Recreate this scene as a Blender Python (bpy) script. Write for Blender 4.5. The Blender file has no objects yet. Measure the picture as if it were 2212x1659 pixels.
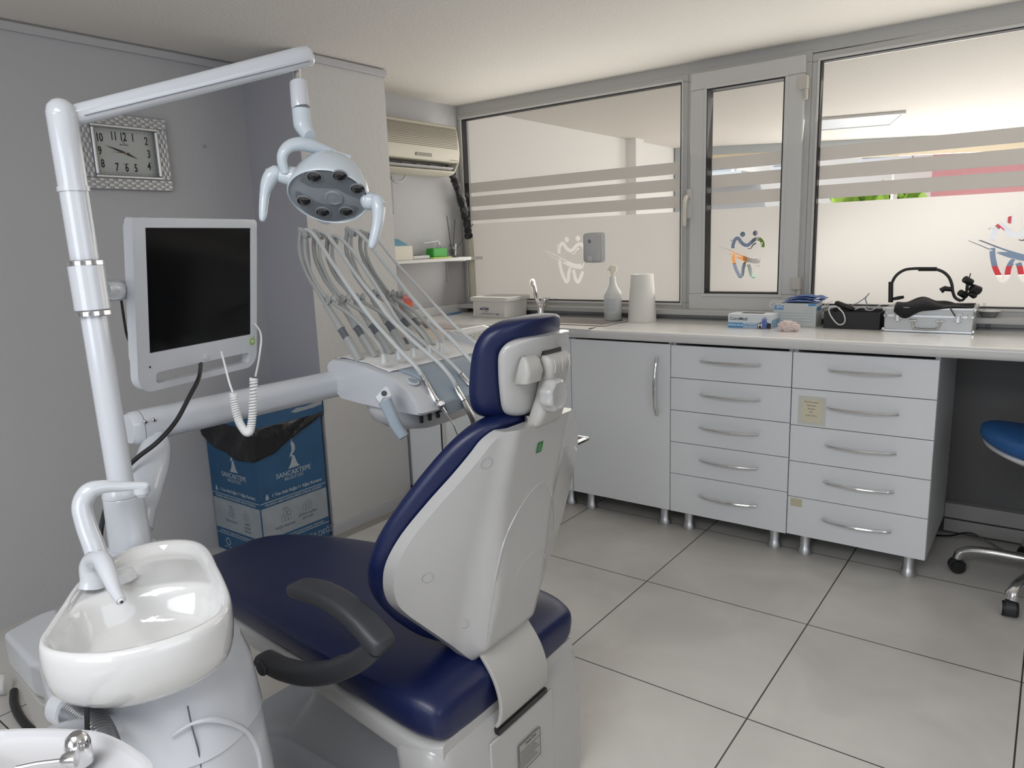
import bpy, bmesh, math, random
from mathutils import Vector, Matrix
PI = math.pi
scene = bpy.context.scene
COL = scene.collection
random.seed(7)

# ---------------------------------------------------------------- camera
CAM_H = 1.31
YAW, PITCH, ROLL = -0.6467934, -0.19094221, -0.03685776
FPX = 1568.89
def _axes():
    c, s = math.cos, math.sin
    f = Vector((s(YAW)*c(PITCH), c(YAW)*c(PITCH), s(PITCH)))
    r0 = Vector((c(YAW), -s(YAW), 0)); u0 = r0.cross(f)
    r = c(ROLL)*r0 + s(ROLL)*u0; u = -s(ROLL)*r0 + c(ROLL)*u0
    return r, u, f
CR, CU, CF = _axes()
CAM = Vector((0, 0, CAM_H))
cam_data = bpy.data.cameras.new('camera'); cam = bpy.data.objects.new('camera', cam_data)
COL.objects.link(cam)
cam.matrix_world = Matrix(((CR.x, CU.x, -CF.x, 0), (CR.y, CU.y, -CF.y, 0), (CR.z, CU.z, -CF.z, CAM_H), (0, 0, 0, 1)))
cam_data.sensor_width = 36; cam_data.lens = FPX/2212*36; cam_data.clip_start = 0.02
scene.camera = cam
def at(px, py, x=None, y=None, z=None, d=None):
    """measured point of the place: where the sight line of a photo point meets a plane of the room"""
    v = CR*((px-1106)/FPX) - CU*((py-829.5)/FPX) + CF
    if x is not None: t = x/v.x
    elif y is not None: t = y/v.y
    elif z is not None: t = (z-CAM_H)/v.z
    else: t = d
    return CAM + v*t

# ---------------------------------------------------------------- world, view, lights
scene.view_settings.view_transform = 'Standard'; scene.view_settings.look = 'None'
scene.view_settings.gamma = 1; scene.view_settings.use_curve_mapping = False
scene.view_settings.exposure = 0.24
scene.cycles.use_denoising = True
scene.cycles.max_bounces = 10; scene.cycles.diffuse_bounces = 5; scene.cycles.glossy_bounces = 4
scene.cycles.transmission_bounces = 8; scene.cycles.transparent_max_bounces = 12
scene.cycles.sample_clamp_indirect = 6
scene.cycles.caustics_reflective = False; scene.cycles.caustics_refractive = False
world = bpy.data.worlds.new('sky'); scene.world = world; world.use_nodes = True
bg = world.node_tree.nodes['Background']; bg.inputs[0].default_value = (0.80, 0.88, 1.0, 1); bg.inputs[1].default_value = 0.85
def area(name, loc, rot, sx, sy, power, color):
    l = bpy.data.lights.new(name, 'AREA'); l.shape = 'RECTANGLE'; l.size = sx; l.size_y = sy
    l.energy = power; l.color = color
    o = bpy.data.objects.new(name, l); COL.objects.link(o); o.location = loc; o.rotation_euler = rot
    return o
# daylight arriving through the street window of the outer room, and through the window behind the photographer
sl = area('street_window_light', (-1.0, 8.02, 1.42), (0, 0, 0), 4.6, 1.05, 112, (1.0, 0.965, 0.91))
sl.rotation_euler = Vector((0.522, -0.853, 0)).to_track_quat('-Z', 'Z').to_euler()
area('outer_side_fill', (1.40, 5.6, 1.15), (0, math.radians(108), 0), 1.2, 3.0, 44, (1.0, 0.97, 0.92))  # added fill to brighten the outer room; no window in the wall there
area('window_daylight', (-0.8, 3.42, 1.50), (-PI/2-math.radians(14), 0, 0), 4.2, 0.95, 16, (1.0, 0.96, 0.89))
area('side_window_light', (1.42, 0.35, 1.50), (0, PI/2, 0), 1.0, 1.5, 4, (0.92, 0.95, 1.0))
area('rear_window_light', (-0.5, -1.80, 1.45), (PI/2, 0, 0), 1.5, 1.0, 13, (0.84, 0.91, 1.0))
area('ceiling_light_behind', (-0.4, -0.55, 2.10), (0, 0, 0), 1.2, 0.9, 28, (0.98, 0.98, 1.0))

sun = bpy.data.lights.new('sun', 'SUN'); sun.energy = 1.8; sun.angle = 0.02; sun.color = (1, 0.96, 0.90)
so = bpy.data.objects.new('sun', sun); COL.objects.link(so); so.rotation_euler = Vector((0.25, 0.62, -0.95)).to_track_quat('-Z', 'Y').to_euler()

# ---------------------------------------------------------------- materials
def mat(name, col, rough=0.5, metal=0.0, bump=0.0, bscale=60.0, var=0.0, vscale=4.0, coat=0.0, trans=0.0, ior=1.5, alpha=1.0, detail=3, spec=0.5, emit=None, sheen=0.0):
    m = bpy.data.materials.new(name); m.use_nodes = True
    nt = m.node_tree; b = nt.nodes['Principled BSDF']
    c = (col[0], col[1], col[2], 1)
    b.inputs['Base Color'].default_value = c
    b.inputs['Roughness'].default_value = rough; b.inputs['Metallic'].default_value = metal
    b.inputs['IOR'].default_value = ior; b.inputs['Specular IOR Level'].default_value = spec
    b.inputs['Coat Weight'].default_value = coat; b.inputs['Coat Roughness'].default_value = 0.06
    b.inputs['Transmission Weight'].default_value = trans; b.inputs['Alpha'].default_value = alpha
    if sheen: b.inputs['Sheen Weight'].default_value = sheen
    tc = nt.nodes.new('ShaderNodeTexCoord')
    if var:
        n = nt.nodes.new('ShaderNodeTexNoise'); n.inputs['Scale'].default_value = vscale; n.inputs['Detail'].default_value = detail
        nt.links.new(tc.outputs['Object'], n.inputs['Vector'])
        r = nt.nodes.new('ShaderNodeMapRange'); r.inputs[1].default_value = 0.3; r.inputs[2].default_value = 0.7
        r.inputs[3].default_value = 1-var; r.inputs[4].default_value = 1+var
        nt.links.new(n.outputs['Fac'], r.inputs[0])
        mx = nt.nodes.new('ShaderNodeVectorMath'); mx.operation = 'SCALE'; mx.inputs[0].default_value = col[:3]
        nt.links.new(r.outputs[0], mx.inputs['Scale']); nt.links.new(mx.outputs[0], b.inputs['Base Color'])
    if bump:
        n2 = nt.nodes.new('ShaderNodeTexNoise'); n2.inputs['Scale'].default_value = bscale; n2.inputs['Detail'].default_value = 4
        nt.links.new(tc.outputs['Object'], n2.inputs['Vector'])
        bp = nt.nodes.new('ShaderNodeBump'); bp.inputs['Strength'].default_value = bump; bp.inputs['Distance'].default_value = 0.004
        nt.links.new(n2.outputs['Fac'], bp.inputs['Height']); nt.links.new(bp.outputs[0], b.inputs['Normal'])
    if emit:
        b.inputs['Emission Color'].default_value = (emit[0], emit[1], emit[2], 1); b.inputs['Emission Strength'].default_value = emit[3]
    return m
def floor_mat():
    m = mat('floor_tile', (0.40, 0.385, 0.36), 0.33, spec=0.4)
    nt = m.node_tree; b = nt.nodes['Principled BSDF']; N = nt.nodes.new; L = nt.links.new
    tc = N('ShaderNodeTexCoord'); sep = N('ShaderNodeSeparateXYZ'); L(tc.outputs['Object'], sep.inputs[0])
    masks = []
    for ax, ph in ((0, -0.588), (1, 2.397)):
        a = N('ShaderNodeMath'); a.operation = 'SUBTRACT'; L(sep.outputs[ax], a.inputs[0]); a.inputs[1].default_value = ph
        p = N('ShaderNodeMath'); p.operation = 'PINGPONG'; L(a.outputs[0], p.inputs[0]); p.inputs[1].default_value = 0.3
        c = N('ShaderNodeMath'); c.operation = 'LESS_THAN'; L(p.outputs[0], c.inputs[0]); c.inputs[1].default_value = 0.0022
        masks.append(c)
    mx = N('ShaderNodeMath'); mx.operation = 'MAXIMUM'; L(masks[0].outputs[0], mx.inputs[0]); L(masks[1].outputs[0], mx.inputs[1])
    n = N('ShaderNodeTexNoise'); n.inputs['Scale'].default_value = 3.2; n.inputs['Detail'].default_value = 7; n.inputs['Distortion'].default_value = 0.6
    L(tc.outputs['Object'], n.inputs['Vector'])
    cr = N('ShaderNodeValToRGB'); L(n.outputs['Fac'], cr.inputs[0])
    cr.color_ramp.elements[0].position = 0.3; cr.color_ramp.elements[0].color = (0.56, 0.545, 0.515, 1)
    cr.color_ramp.elements[1].position = 0.7; cr.color_ramp.elements[1].color = (0.68, 0.66, 0.625, 1)
    mc = N('ShaderNodeMix'); mc.data_type = 'RGBA'; L(mx.outputs[0], mc.inputs['Factor']); L(cr.outputs[0], mc.inputs['A'])
    mc.inputs['B'].default_value = (0.045, 0.04, 0.037, 1); L(mc.outputs['Result'], b.inputs['Base Color'])
    iv = N('ShaderNodeMath'); iv.operation = 'SUBTRACT'; iv.inputs[0].default_value = 1; L(mx.outputs[0], iv.inputs[1])
    bp = N('ShaderNodeBump'); bp.inputs['Distance'].default_value = 0.002; bp.inputs['Strength'].default_value = 0.5
    L(iv.outputs[0], bp.inputs['Height']); L(bp.outputs[0], b.inputs['Normal'])
    return m
def glass_mat(name, tint=(1, 1, 1), refl=0.06):
    m = bpy.data.materials.new(name); m.use_nodes = True; nt = m.node_tree; nt.nodes.clear(); N = nt.nodes.new; L = nt.links.new
    out = N('ShaderNodeOutputMaterial'); t = N('ShaderNodeBsdfTransparent'); t.inputs[0].default_value = (*tint, 1)
    g = N('ShaderNodeBsdfGlossy'); g.inputs['Roughness'].default_value = 0.02
    fr = N('ShaderNodeLayerWeight'); fr.inputs[0].default_value = 0.25
    mul = N('ShaderNodeMath'); mul.operation = 'MULTIPLY'; L(fr.outputs['Fresnel'], mul.inputs[0]); mul.inputs[1].default_value = refl*6
    ms = N('ShaderNodeMixShader'); L(mul.outputs[0], ms.inputs[0]); L(t.outputs[0], ms.inputs[1]); L(g.outputs[0], ms.inputs[2]); L(ms.outputs[0], out.inputs[0])
    return m
def film_mat():
    m = bpy.data.materials.new('frosted_film'); m.use_nodes = True; nt = m.node_tree; nt.nodes.clear(); N = nt.nodes.new; L = nt.links.new
    out = N('ShaderNodeOutputMaterial'); t = N('ShaderNodeBsdfTranslucent'); t.inputs[0].default_value = (0.74, 0.73, 0.715, 1)
    r = N('ShaderNodeBsdfRefraction'); r.inputs['Color'].default_value = (0.95, 0.93, 0.90, 1); r.inputs['Roughness'].default_value = 0.75; r.inputs['IOR'].default_value = 1.15
    df = N('ShaderNodeBsdfDiffuse'); df.inputs[0].default_value = (0.75, 0.74, 0.72, 1)
    a = N('ShaderNodeMixShader'); a.inputs[0].default_value = 0.05; L(t.outputs[0], a.inputs[1]); L(r.outputs[0], a.inputs[2])
    b = N('ShaderNodeMixShader'); b.inputs[0].default_value = 0.18; L(a.outputs[0], b.inputs[1]); L(df.outputs[0], b.inputs[2]); L(b.outputs[0], out.inputs[0])
    return m
M = dict(
 wall=mat('wall_paint', (0.46, 0.46, 0.475), 0.55, bump=0.35, bscale=55, spec=0.3),
 wall_shaded=mat('wall_paint_shaded', (0.42, 0.42, 0.455), 0.6, bump=0.3, bscale=70, spec=0.25),  # shaded copy of the wall paint, for the column's camera side
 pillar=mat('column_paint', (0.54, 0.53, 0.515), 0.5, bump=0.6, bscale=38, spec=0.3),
 ceiling=mat('ceiling_paint', (0.74, 0.71, 0.665), 0.7, bump=0.5, bscale=90, spec=0.2),
 outer=mat('outer_room_paint', (0.88, 0.865, 0.84), 0.7, bump=0.2, bscale=40),
 upvc=mat('window_upvc', (0.50, 0.50, 0.49), 0.32),
 upvc_sash=mat('sash_upvc', (0.62, 0.62, 0.61), 0.3),
 gasket=mat('black_gasket', (0.015, 0.015, 0.015), 0.6),
 film=film_mat(), glass=glass_mat('window_glass'), clear=glass_mat('clear_plastic', (0.9, 0.91, 0.91), 0.09),
 floor=floor_mat(),
 cab=mat('cabinet_white', (0.80, 0.82, 0.84), 0.32, spec=0.45), cab_in=mat('cabinet_side', (0.55, 0.56, 0.57), 0.5),
 counter=mat('worktop_laminate', (0.76, 0.755, 0.74), 0.2, spec=0.5), board=mat('beige_laminate', (0.62, 0.57, 0.49), 0.35),
 chrome=mat('chrome', (0.80, 0.80, 0.80), 0.12, 1.0), steel=mat('brushed_steel', (0.55, 0.53, 0.50), 0.32, 1.0),
 alu=mat('satin_aluminium', (0.62, 0.63, 0.64), 0.38, 1.0),
 gloss=mat('white_enamel', (0.60, 0.62, 0.655), 0.16, coat=0.6), ceramic=mat('ceramic_white', (0.67, 0.67, 0.66), 0.08, coat=1.0),
 shell=mat('shell_white', (0.45, 0.445, 0.435), 0.2, coat=0.35), shell_matte=mat('shell_matte', (0.43, 0.42, 0.395), 0.42),
 pla=mat('plastic_grey_white', (0.60, 0.605, 0.61), 0.38), cool=mat('lamp_plastic', (0.58, 0.64, 0.685), 0.22, coat=0.3),
 blue=mat('blue_vinyl', (0.004, 0.010, 0.058), 0.36, bump=0.08, bscale=400, spec=0.5), slate=mat('slate_plastic', (0.30, 0.36, 0.42), 0.4),
 dark=mat('charcoal_rubber', (0.035, 0.037, 0.044), 0.45, bump=0.1, bscale=900), black=mat('black_plastic', (0.012, 0.012, 0.013), 0.4),
 screen=mat('screen_glass', (0.005, 0.005, 0.005), 0.12, spec=0.18), hose=mat('grey_hose', (0.58, 0.60, 0.60), 0.35),
 whip=mat('whip_grey', (0.40, 0.41, 0.40), 0.4), whipd=mat('whip_dark', (0.13, 0.145, 0.16), 0.45),
 ac=mat('aged_cream_plastic', (0.55, 0.52, 0.43), 0.4), acd=mat('grille_shadow', (0.20, 0.18, 0.14), 0.7),
 card=mat('blue_cardboard', (0.022, 0.088, 0.19), 0.6, var=0.1, vscale=9), cardw=mat('printed_silver_white', (0.30, 0.335, 0.36), 0.6, var=0.08, vscale=14),
 bag=mat('black_bin_bag', (0.01, 0.01, 0.011), 0.25, bump=1.0, bscale=26), white=mat('plain_white', (0.78, 0.78, 0.77), 0.5),
 ink=mat('black_ink', (0.02, 0.02, 0.022), 0.6), paper=mat('paper_white', (0.83, 0.83, 0.82), 0.8, bump=0.3, bscale=30),
 cream=mat('cream_paper', (0.72, 0.66, 0.50), 0.7), green=mat('green_plastic', (0.03, 0.36, 0.03), 0.35), orange=mat('orange_plastic', (0.75, 0.11, 0.02), 0.4),
 boxb=mat('box_blue', (0.05, 0.25, 0.55), 0.45), maskblue=mat('mask_blue', (0.20, 0.30, 0.60), 0.8, bump=0.3, bscale=80),
 stool=mat('stool_blue', (0.012, 0.085, 0.26), 0.5, bump=0.1, bscale=300), pink=mat('pink_tissue', (0.72, 0.60, 0.58), 0.9, bump=0.5, bscale=50),
)
M['wall_back'] = M['wall']

# ---------------------------------------------------------------- mesh helpers
def sm(pts, n=6, closed=False):
    """Catmull-Rom through pts (tuples of any length)"""
    out = []; k = len(pts)
    rng = range(k if closed else k-1)
    for i in rng:
        if closed: p0, p1, p2, p3 = pts[(i-1) % k], pts[i], pts[(i+1) % k], pts[(i+2) % k]
        else: p0, p1, p2, p3 = pts[max(i-1, 0)], pts[i], pts[i+1], pts[min(i+2, k-1)]
        for j in range(n):
            t = j/n
            out.append(tuple(0.5*((2*b)+(-a+c)*t+(2*a-5*b+4*c-d)*t*t+(-a+3*b-3*c+d)*t**3) for a, b, c, d in zip(p0, p1, p2, p3)))
    if not closed: out.append(tuple(pts[-1]))
    return out
def box(bm, x0, x1, y0, y1, z0, z1, M4=None):
    vs = [bm.verts.new((x, y, z)) for z in (z0, z1) for x, y in ((x0, y0), (x1, y0), (x1, y1), (x0, y1))]
    if M4 is not None:
        for v in vs: v.co = M4 @ v.co
    for f in ((3, 2, 1, 0), (4, 5, 6, 7), (0, 1, 5, 4), (1, 2, 6, 5), (2, 3, 7, 6), (3, 0, 4, 7)): bm.faces.new([vs[i] for i in f])
    return bm
def NB(): return bmesh.new()
def B(*a, **k): return box(NB(), *a, **k)
def rings(bm, R, cap0=True, cap1=True, closed=False):
    """loft closed rings (lists of equal length)"""
    V = [[bm.verts.new(p) for p in r] for r in R]; n = len(V[0])
    for i in range(len(V)-1+(1 if closed else 0)):
        a, b = V[i], V[(i+1) % len(V)]
        for j in range(n):
            try: bm.faces.new((a[j], a[(j+1) % n], b[(j+1) % n], b[j]))
            except ValueError: pass
    if not closed:
        if cap0: bm.faces.new(V[0][::-1])
        if cap1: bm.faces.new(V[-1])
    return bm
def frames(P):
    P = [Vector(p) for p in P]; T = []
    for i in range(len(P)):
        t = P[min(i+1, len(P)-1)]-P[max(i-1, 0)]
        T.append(t.normalized() if t.length > 1e-9 else Vector((0, 0, 1)))
    up = Vector((0, 0, 1)) if abs(T[0].z) < 0.9 else Vector((0, 1, 0))
    s = T[0].cross(up).normalized(); out = []
    for i, t in enumerate(T):
        s = (s-t*s.dot(t)); s = s.normalized() if s.length > 1e-9 else t.orthogonal().normalized()
        out.append((P[i], t, s, t.cross(s).normalized()))
    return out
def tube(bm, P, r, seg=12, flat=1.0, cap=True, rnd=False):
    """tube along P; r a number or a list; flat scales the vertical half-axis"""
    F = frames(P); R = []
    for i, (p, t, s, u) in enumerate(F):
        rr = r[i] if isinstance(r, (list, tuple)) else r
        R.append([p+s*math.cos(2*PI*k/seg)*rr+u*math.sin(2*PI*k/seg)*rr*flat for k in range(seg)])
    if rnd:
        r0 = r[0] if isinstance(r, (list, tuple)) else r; r1 = r[-1] if isinstance(r, (list, tuple)) else r
        pre, post = [], []
        for a in (80, 55, 28):
            q = math.radians(a); p, t, s, u = F[0]
            pre.append([p-t*math.sin(q)*r0+s*math.cos(2*PI*k/seg)*r0*math.cos(q)+u*math.sin(2*PI*k/seg)*r0*flat*math.cos(q) for k in range(seg)])
            p, t, s, u = F[-1]
            post.append([p+t*math.sin(q)*r1+s*math.cos(2*PI*k/seg)*r1*math.cos(q)+u*math.sin(2*PI*k/seg)*r1*flat*math.cos(q) for k in range(seg)])
        R = pre+R+post[::-1]
    return rings(bm, R, cap, cap)
def lathe(bm, prof, o=(0, 0, 0), ax=(0, 0, 1), seg=32, sx=1, sy=1):
    """profile [(radius, height)] turned about ax through o"""
    ax = Vector(ax).normalized(); q = Vector((0, 0, 1)).rotation_difference(ax).to_matrix(); o = Vector(o)
    R = [[o+q @ Vector((max(r, 1e-5)*math.cos(2*PI*k/seg)*sx, max(r, 1e-5)*math.sin(2*PI*k/seg)*sy, h)) for k in range(seg)] for r, h in prof]
    return rings(bm, R)
def prism(bm, poly, fn, d0, d1):
    """poly of (a,b); fn(a,b,d)->xyz; extruded from d0 to d1"""
    A = [bm.verts.new(fn(a, b, d0)) for a, b in poly]; Bv = [bm.verts.new(fn(a, b, d1)) for a, b in poly]
    n = len(poly); bm.faces.new(A[::-1]); bm.faces.new(Bv)
    for i in range(n): bm.faces.new((A[i], A[(i+1) % n], Bv[(i+1) % n], Bv[i]))
    return bm
def rrect(w, h, r, n=5, cx=0, cy=0):
    out = []
    for sx, sy, a0 in ((1, 1, 0), (-1, 1, 90), (-1, -1, 180), (1, -1, 270)):
        for i in range(n+1):
            a = math.radians(a0+90*i/n); out.append((cx+sx*(w/2-r)+r*math.cos(a), cy+sy*(h/2-r)+r*math.sin(a)))
    return out
def obj(name, bm, m, parent=None, smooth=True, bevel=0.0, sub=0, angle=35, seg=2):
    bmesh.ops.recalc_face_normals(bm, faces=bm.faces[:])
    me = bpy.data.meshes.new(name); bm.to_mesh(me); bm.free()
    me.materials.append(m)
    o = bpy.data.objects.new(name, me); COL.objects.link(o)
    for p in me.polygons: p.use_smooth = smooth
    if bevel:
        b = o.modifiers.new('bevel', 'BEVEL'); b.width = bevel; b.segments = seg; b.limit_method = 'ANGLE'; b.angle_limit = math.radians(angle)
        b.harden_normals = False
    if sub:
        s = o.modifiers.new('sub', 'SUBSURF'); s.levels = sub; s.render_levels = sub
    if smooth and not sub:
        try: me.set_sharp_from_angle(angle=math.radians(angle))
        except Exception: pass
        if bevel:
            w = o.modifiers.new('wn', 'WEIGHTED_NORMAL'); w.keep_sharp = True
    if parent is not None:
        o.parent = parent; o.matrix_parent_inverse = Matrix.Translation(-Vector(parent.location)) if parent.type == 'EMPTY' else Matrix.Identity(4)
    return o
def thing(name, label, cat, loc, group=None):
    o = bpy.data.objects.new(name, None); COL.objects.link(o); o.location = loc; o.empty_display_size = 0.05
    o['label'] = label; o['category'] = cat
    if group: o['group'] = group
    return o
def tag(o, label, cat, group=None):
    o['label'] = label; o['category'] = cat
    if group: o['group'] = group
    return o
def struct(name, bm, m, parent=None, **k):
    o = obj(name, bm, m, parent, **k)
    if parent is None: o['kind'] = 'structure'
    return o
def sub(o, name, bm, m, **k):
    """a sub-part: child of part o, which itself sits at the thing's frame"""
    c = obj(name, bm, m, None, **k); c.parent = o; return c
def text(name, s, size, m, mat4, parent=None, ext=0.0003, align='CENTER', bold=0.0, sx=1.0):
    cu = bpy.data.curves.new(name, 'FONT'); cu.body = s; cu.size = size; cu.align_x = align; cu.align_y = 'CENTER'; cu.extrude = ext; cu.offset = bold
    tmp = bpy.data.objects.new(name, cu); COL.objects.link(tmp)
    bpy.context.view_layer.update()
    me = bpy.data.meshes.new_from_object(tmp.evaluated_get(bpy.context.evaluated_depsgraph_get()))
    bpy.data.objects.remove(tmp); me.materials.clear(); me.materials.append(m)
    me.transform(Matrix.Diagonal((sx, 1, 1, 1))); me.transform(mat4)
    o = bpy.data.objects.new(name, me); COL.objects.link(o)
    if parent is not None:
        o.parent = parent
        if parent.type == 'EMPTY': o.matrix_parent_inverse = Matrix.Translation(-Vector(parent.location))
    return o
def basis(o, ex, ey, ez=None):
    ex = Vector(ex).normalized(); ey = Vector(ey); ey = (ey-ex*ey.dot(ex)).normalized(); ez = ex.cross(ey)
    o = Vector(o)
    return Matrix(((ex.x, ey.x, ez.x, o.x), (ex.y, ey.y, ez.y, o.y), (ex.z, ey.z, ez.z, o.z), (0, 0, 0, 1)))
def fill2d(loops, fn, thick=0.0):
    """filled outline with holes -> bmesh; loops of (a,b), fn maps to xyz"""
    cu = bpy.data.curves.new('tmp', 'CURVE'); cu.dimensions = '2D'; cu.fill_mode = 'BOTH'
    for lp in loops:
        s = cu.splines.new('POLY'); s.points.add(len(lp)-1); s.use_cyclic_u = True
        for p, (a, b) in zip(s.points, lp): p.co = (a, b, 0, 1)
    tmp = bpy.data.objects.new('tmp', cu); COL.objects.link(tmp); bpy.context.view_layer.update()
    me = bpy.data.meshes.new_from_object(tmp.evaluated_get(bpy.context.evaluated_depsgraph_get())); bpy.data.objects.remove(tmp)
    bm = bmesh.new(); bm.from_mesh(me)
    for v in bm.verts: v.co = Vector(fn(v.co.x, v.co.y))
    return bm
def ribbon(pts, w, n=5):
    P = sm(pts, n); L, R = [], []
    for i in range(len(P)):
        a = P[max(i-1, 0)]; b = P[min(i+1, len(P)-1)]; dx, dy = b[0]-a[0], b[1]-a[1]; l = math.hypot(dx, dy) or 1
        ww = (w[0]+(w[1]-w[0])*i/(len(P)-1) if isinstance(w, tuple) else w)/2
        if len(P[i]) > 2: ww = P[i][2]/2
        L.append((P[i][0]-dy/l*ww, P[i][1]+dx/l*ww)); R.append((P[i][0]+dy/l*ww, P[i][1]-dx/l*ww))
    return L+R[::-1]
# ================================================================ ROOM
H = 2.128; XL = -2.98; YW = 3.50; YF = 6.55; XR = 1.5; YB = -1.9
# the street front of the outer room runs askew: it starts at (-3, 6.6) and recedes to the right
SK = math.radians(31.5); SKM = Matrix.Translation((-3.0, 6.6, 0)) @ Matrix.Rotation(SK, 4, 'Z') @ Matrix.Translation((3.0, -YF, 0))
PLAN = [(XL-.1, YB-.1), (XR+.1, YB-.1), (XR+.1, 6.6+(XR+3.1)*math.tan(SK)), (-3.0, 6.62), (XL-.1, 6.6)]
struct('floor', prism(NB(), PLAN, lambda a, b, d: (a, b, d), -.1, 0), M['floor'], smooth=False)
struct('ceiling', prism(NB(), PLAN, lambda a, b, d: (a, b, d), H, H+.1), M['ceiling'], smooth=False)
struct('wall_left', B(XL-.12, XL, YB, YW+.1, 0, H), M['wall'], smooth=False)
bm = NB(); box(bm, XR, XR+.1, YB, -.45, 0, H); box(bm, XR, XR+.1, 1.15, 9.4, 0, H); box(bm, XR, XR+.1, -.45, 1.15, 0, .95); box(bm, XR, XR+.1, -.45, 1.15, 2.05, H)
struct('wall_right', bm, M['wall'], smooth=False)
# rear wall with a window opening behind the photographer
bm = NB(); box(bm, XL, -1.3, YB-.12, YB, 0, H); box(bm, .3, XR, YB-.12, YB, 0, H); box(bm, -1.3, .3, YB-.12, YB, 0, .85); box(bm, -1.3, .3, YB-.12, YB, 2.0, H)
struct('wall_rear', bm, M['wall'], smooth=False)
# column that juts out of the left wall: camera side coloured darker for its shade, lit side towards the room
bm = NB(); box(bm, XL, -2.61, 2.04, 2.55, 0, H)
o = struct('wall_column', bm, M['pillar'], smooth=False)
o.data.materials.append(M['wall_shaded'])
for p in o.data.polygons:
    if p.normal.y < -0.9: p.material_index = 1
# crown strips
def strip(name, x0, x1, y0, y1): struct(name, B(x0, x1, y0, y1, 2.092, 2.122), M['wall'], bevel=.004)
strip('trim_1', XL, XL+.018, YB, 2.022); strip('trim_2', XL, -2.592, 2.022, 2.04); strip('trim_3', -2.61, -2.592, 2.022, 2.556)
struct('baseboard_column', B(-2.61, -2.598, 2.03, 2.56, 0, .055), M['wall'], bevel=.002)
struct('baseboard_floor', B(-2.598, -2.55, 1.6, 2.56, 0, .006), mat('border_tile', (.33, .31, .27), .4), smooth=False)

# window wall: beam above, parapet below
struct('wall_back_top', B(XL, XR, YW, YW+.10, 2.075, H), M['upvc'], smooth=False)
struct('wall_back', B(XL, XR, YW+.02, YW+.12, 0, .93), mat('parapet_shaded', (.11, .11, .11), .6, bump=.2), smooth=False)  # dark colour carries the shade below the worktop
struct('trim_4', B(XL, XR, 3.40, YW+.02, .93, .955), M['upvc'], bevel=.004)

TOOTH_STROKES = [  # (points, width) in units of the emblem, about 125 mm wide; x right, y up
 ([(24, 150), (25, 172), (34, 196), (46, 207), (58, 203), (72, 184), (92, 168), (112, 166), (128, 178), (144, 192), (162, 200), (182, 196), (196, 176), (198, 152)], 20),
 ([(-72, 168), (-20, 150), (40, 122), (92, 100), (138, 84), (172, 84)], (2, 12)),
 ([(-60, 150), (-14, 128), (40, 100), (92, 78), (140, 66), (176, 66), (190, 92)], (2, 9)),
 ([(26, 118), (30, 82), (42, 36), (60, 0), (72, -14), (84, 2), (88, 38), (98, 62), (104, 62)], 20),
 ([(118, 56), (126, 34), (134, 2), (148, -14), (162, 2), (176, 30), (184, 46)], 20),
 ([(112, 148), (128, 146), (144, 168), (160, 176)], (3, 10)),
]
def circ(cx, cy, r, n=24): return [(cx+r*math.cos(2*PI*i/n), cy+r*math.sin(2*PI*i/n)) for i in range(n)]
def tooth(x, z, s):
    """cut-outs of the emblem with its centre at x, z"""
    L = [ribbon(p, w) for p, w in TOOTH_STROKES]
    L += [circ(80, 228, 15), circ(154, 232, 15)]
    L += [[(14+q*math.cos(a), 196+q*math.sin(a)) for a, q in ((PI*i/4, 10 if i % 2 == 0 else 2.5) for i in range(8))]]
    return [[(x+(a-98)*s, z+(b-110)*s) for a, b in lp] for lp in L]
def rect(x0, x1, z0, z1): return [(x0, z0), (x1, z0), (x1, z1), (x0, z1)]
def pane(win, x0, x1, z0, z1, logos, yg):
    obj('glass_pane', B(x0-.005, x1+.005, yg, yg+.006, z0-.005, z1+.005), M['glass'], win, smooth=False)
    for a, b in ((1.622, 1.680), (1.540, 1.600), (1.457, 1.516)):
        obj('frosted_stripe', B(x0, x1, yg-.0006, yg-.0001, a, b), M['film'], win, smooth=False)
    bm = fill2d([rect(x0, x1, z0, 1.437)]+logos, lambda a, b: (a, yg-.0004, b))
    obj('frosted_film', bm, M['film'], win, smooth=False)
def frame_bm(x0, x1, z0, z1, w, y0, y1, wb=None, wt=None):
    wb = wb or w; wt = wt or w; bm = NB()
    box(bm, x0, x1, y0, y1, z0, z0+wb); box(bm, x0, x1, y0, y1, z1-wt, z1)
    box(bm, x0, x0+w, y0, y1, z0+wb, z1-wt); box(bm, x1-w, x1, y0, y1, z0+wb, z1-wt); return bm
def window(n, x0, x1, z0, z1, logos):
    e = bpy.data.objects.new('window_%d' % n, None); COL.objects.link(e); e.location = ((x0+x1)/2, YW, z0); e['kind'] = 'structure'
    obj('window_frame', frame_bm(x0-.035, x1+.035, z0-.05, z1+.035, .035, YW-.005, YW+.06, .05), M['upvc'], e, bevel=.004)
    obj('glazing_bead', frame_bm(x0-.012, x1+.012, z0-.014, z1+.014, .010, YW-.010, YW+.03), M['upvc_sash'], e, bevel=.003)
    obj('gasket', frame_bm(x0-.003, x1+.003, z0-.004, z1+.004, .007, YW-.004, YW+.035), M['gasket'], e, smooth=False)
    pane(e, x0, x1, z0, z1, logos, YW+.033)
    return e
window(1, -2.945, -1.545, .982, 2.045, tooth(-2.225, 1.205, .00098))
window(3, -.905, 1.38, .985, 2.035, tooth(-.155, 1.215, .00098)+tooth(.62, 1.215, .00098))
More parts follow.
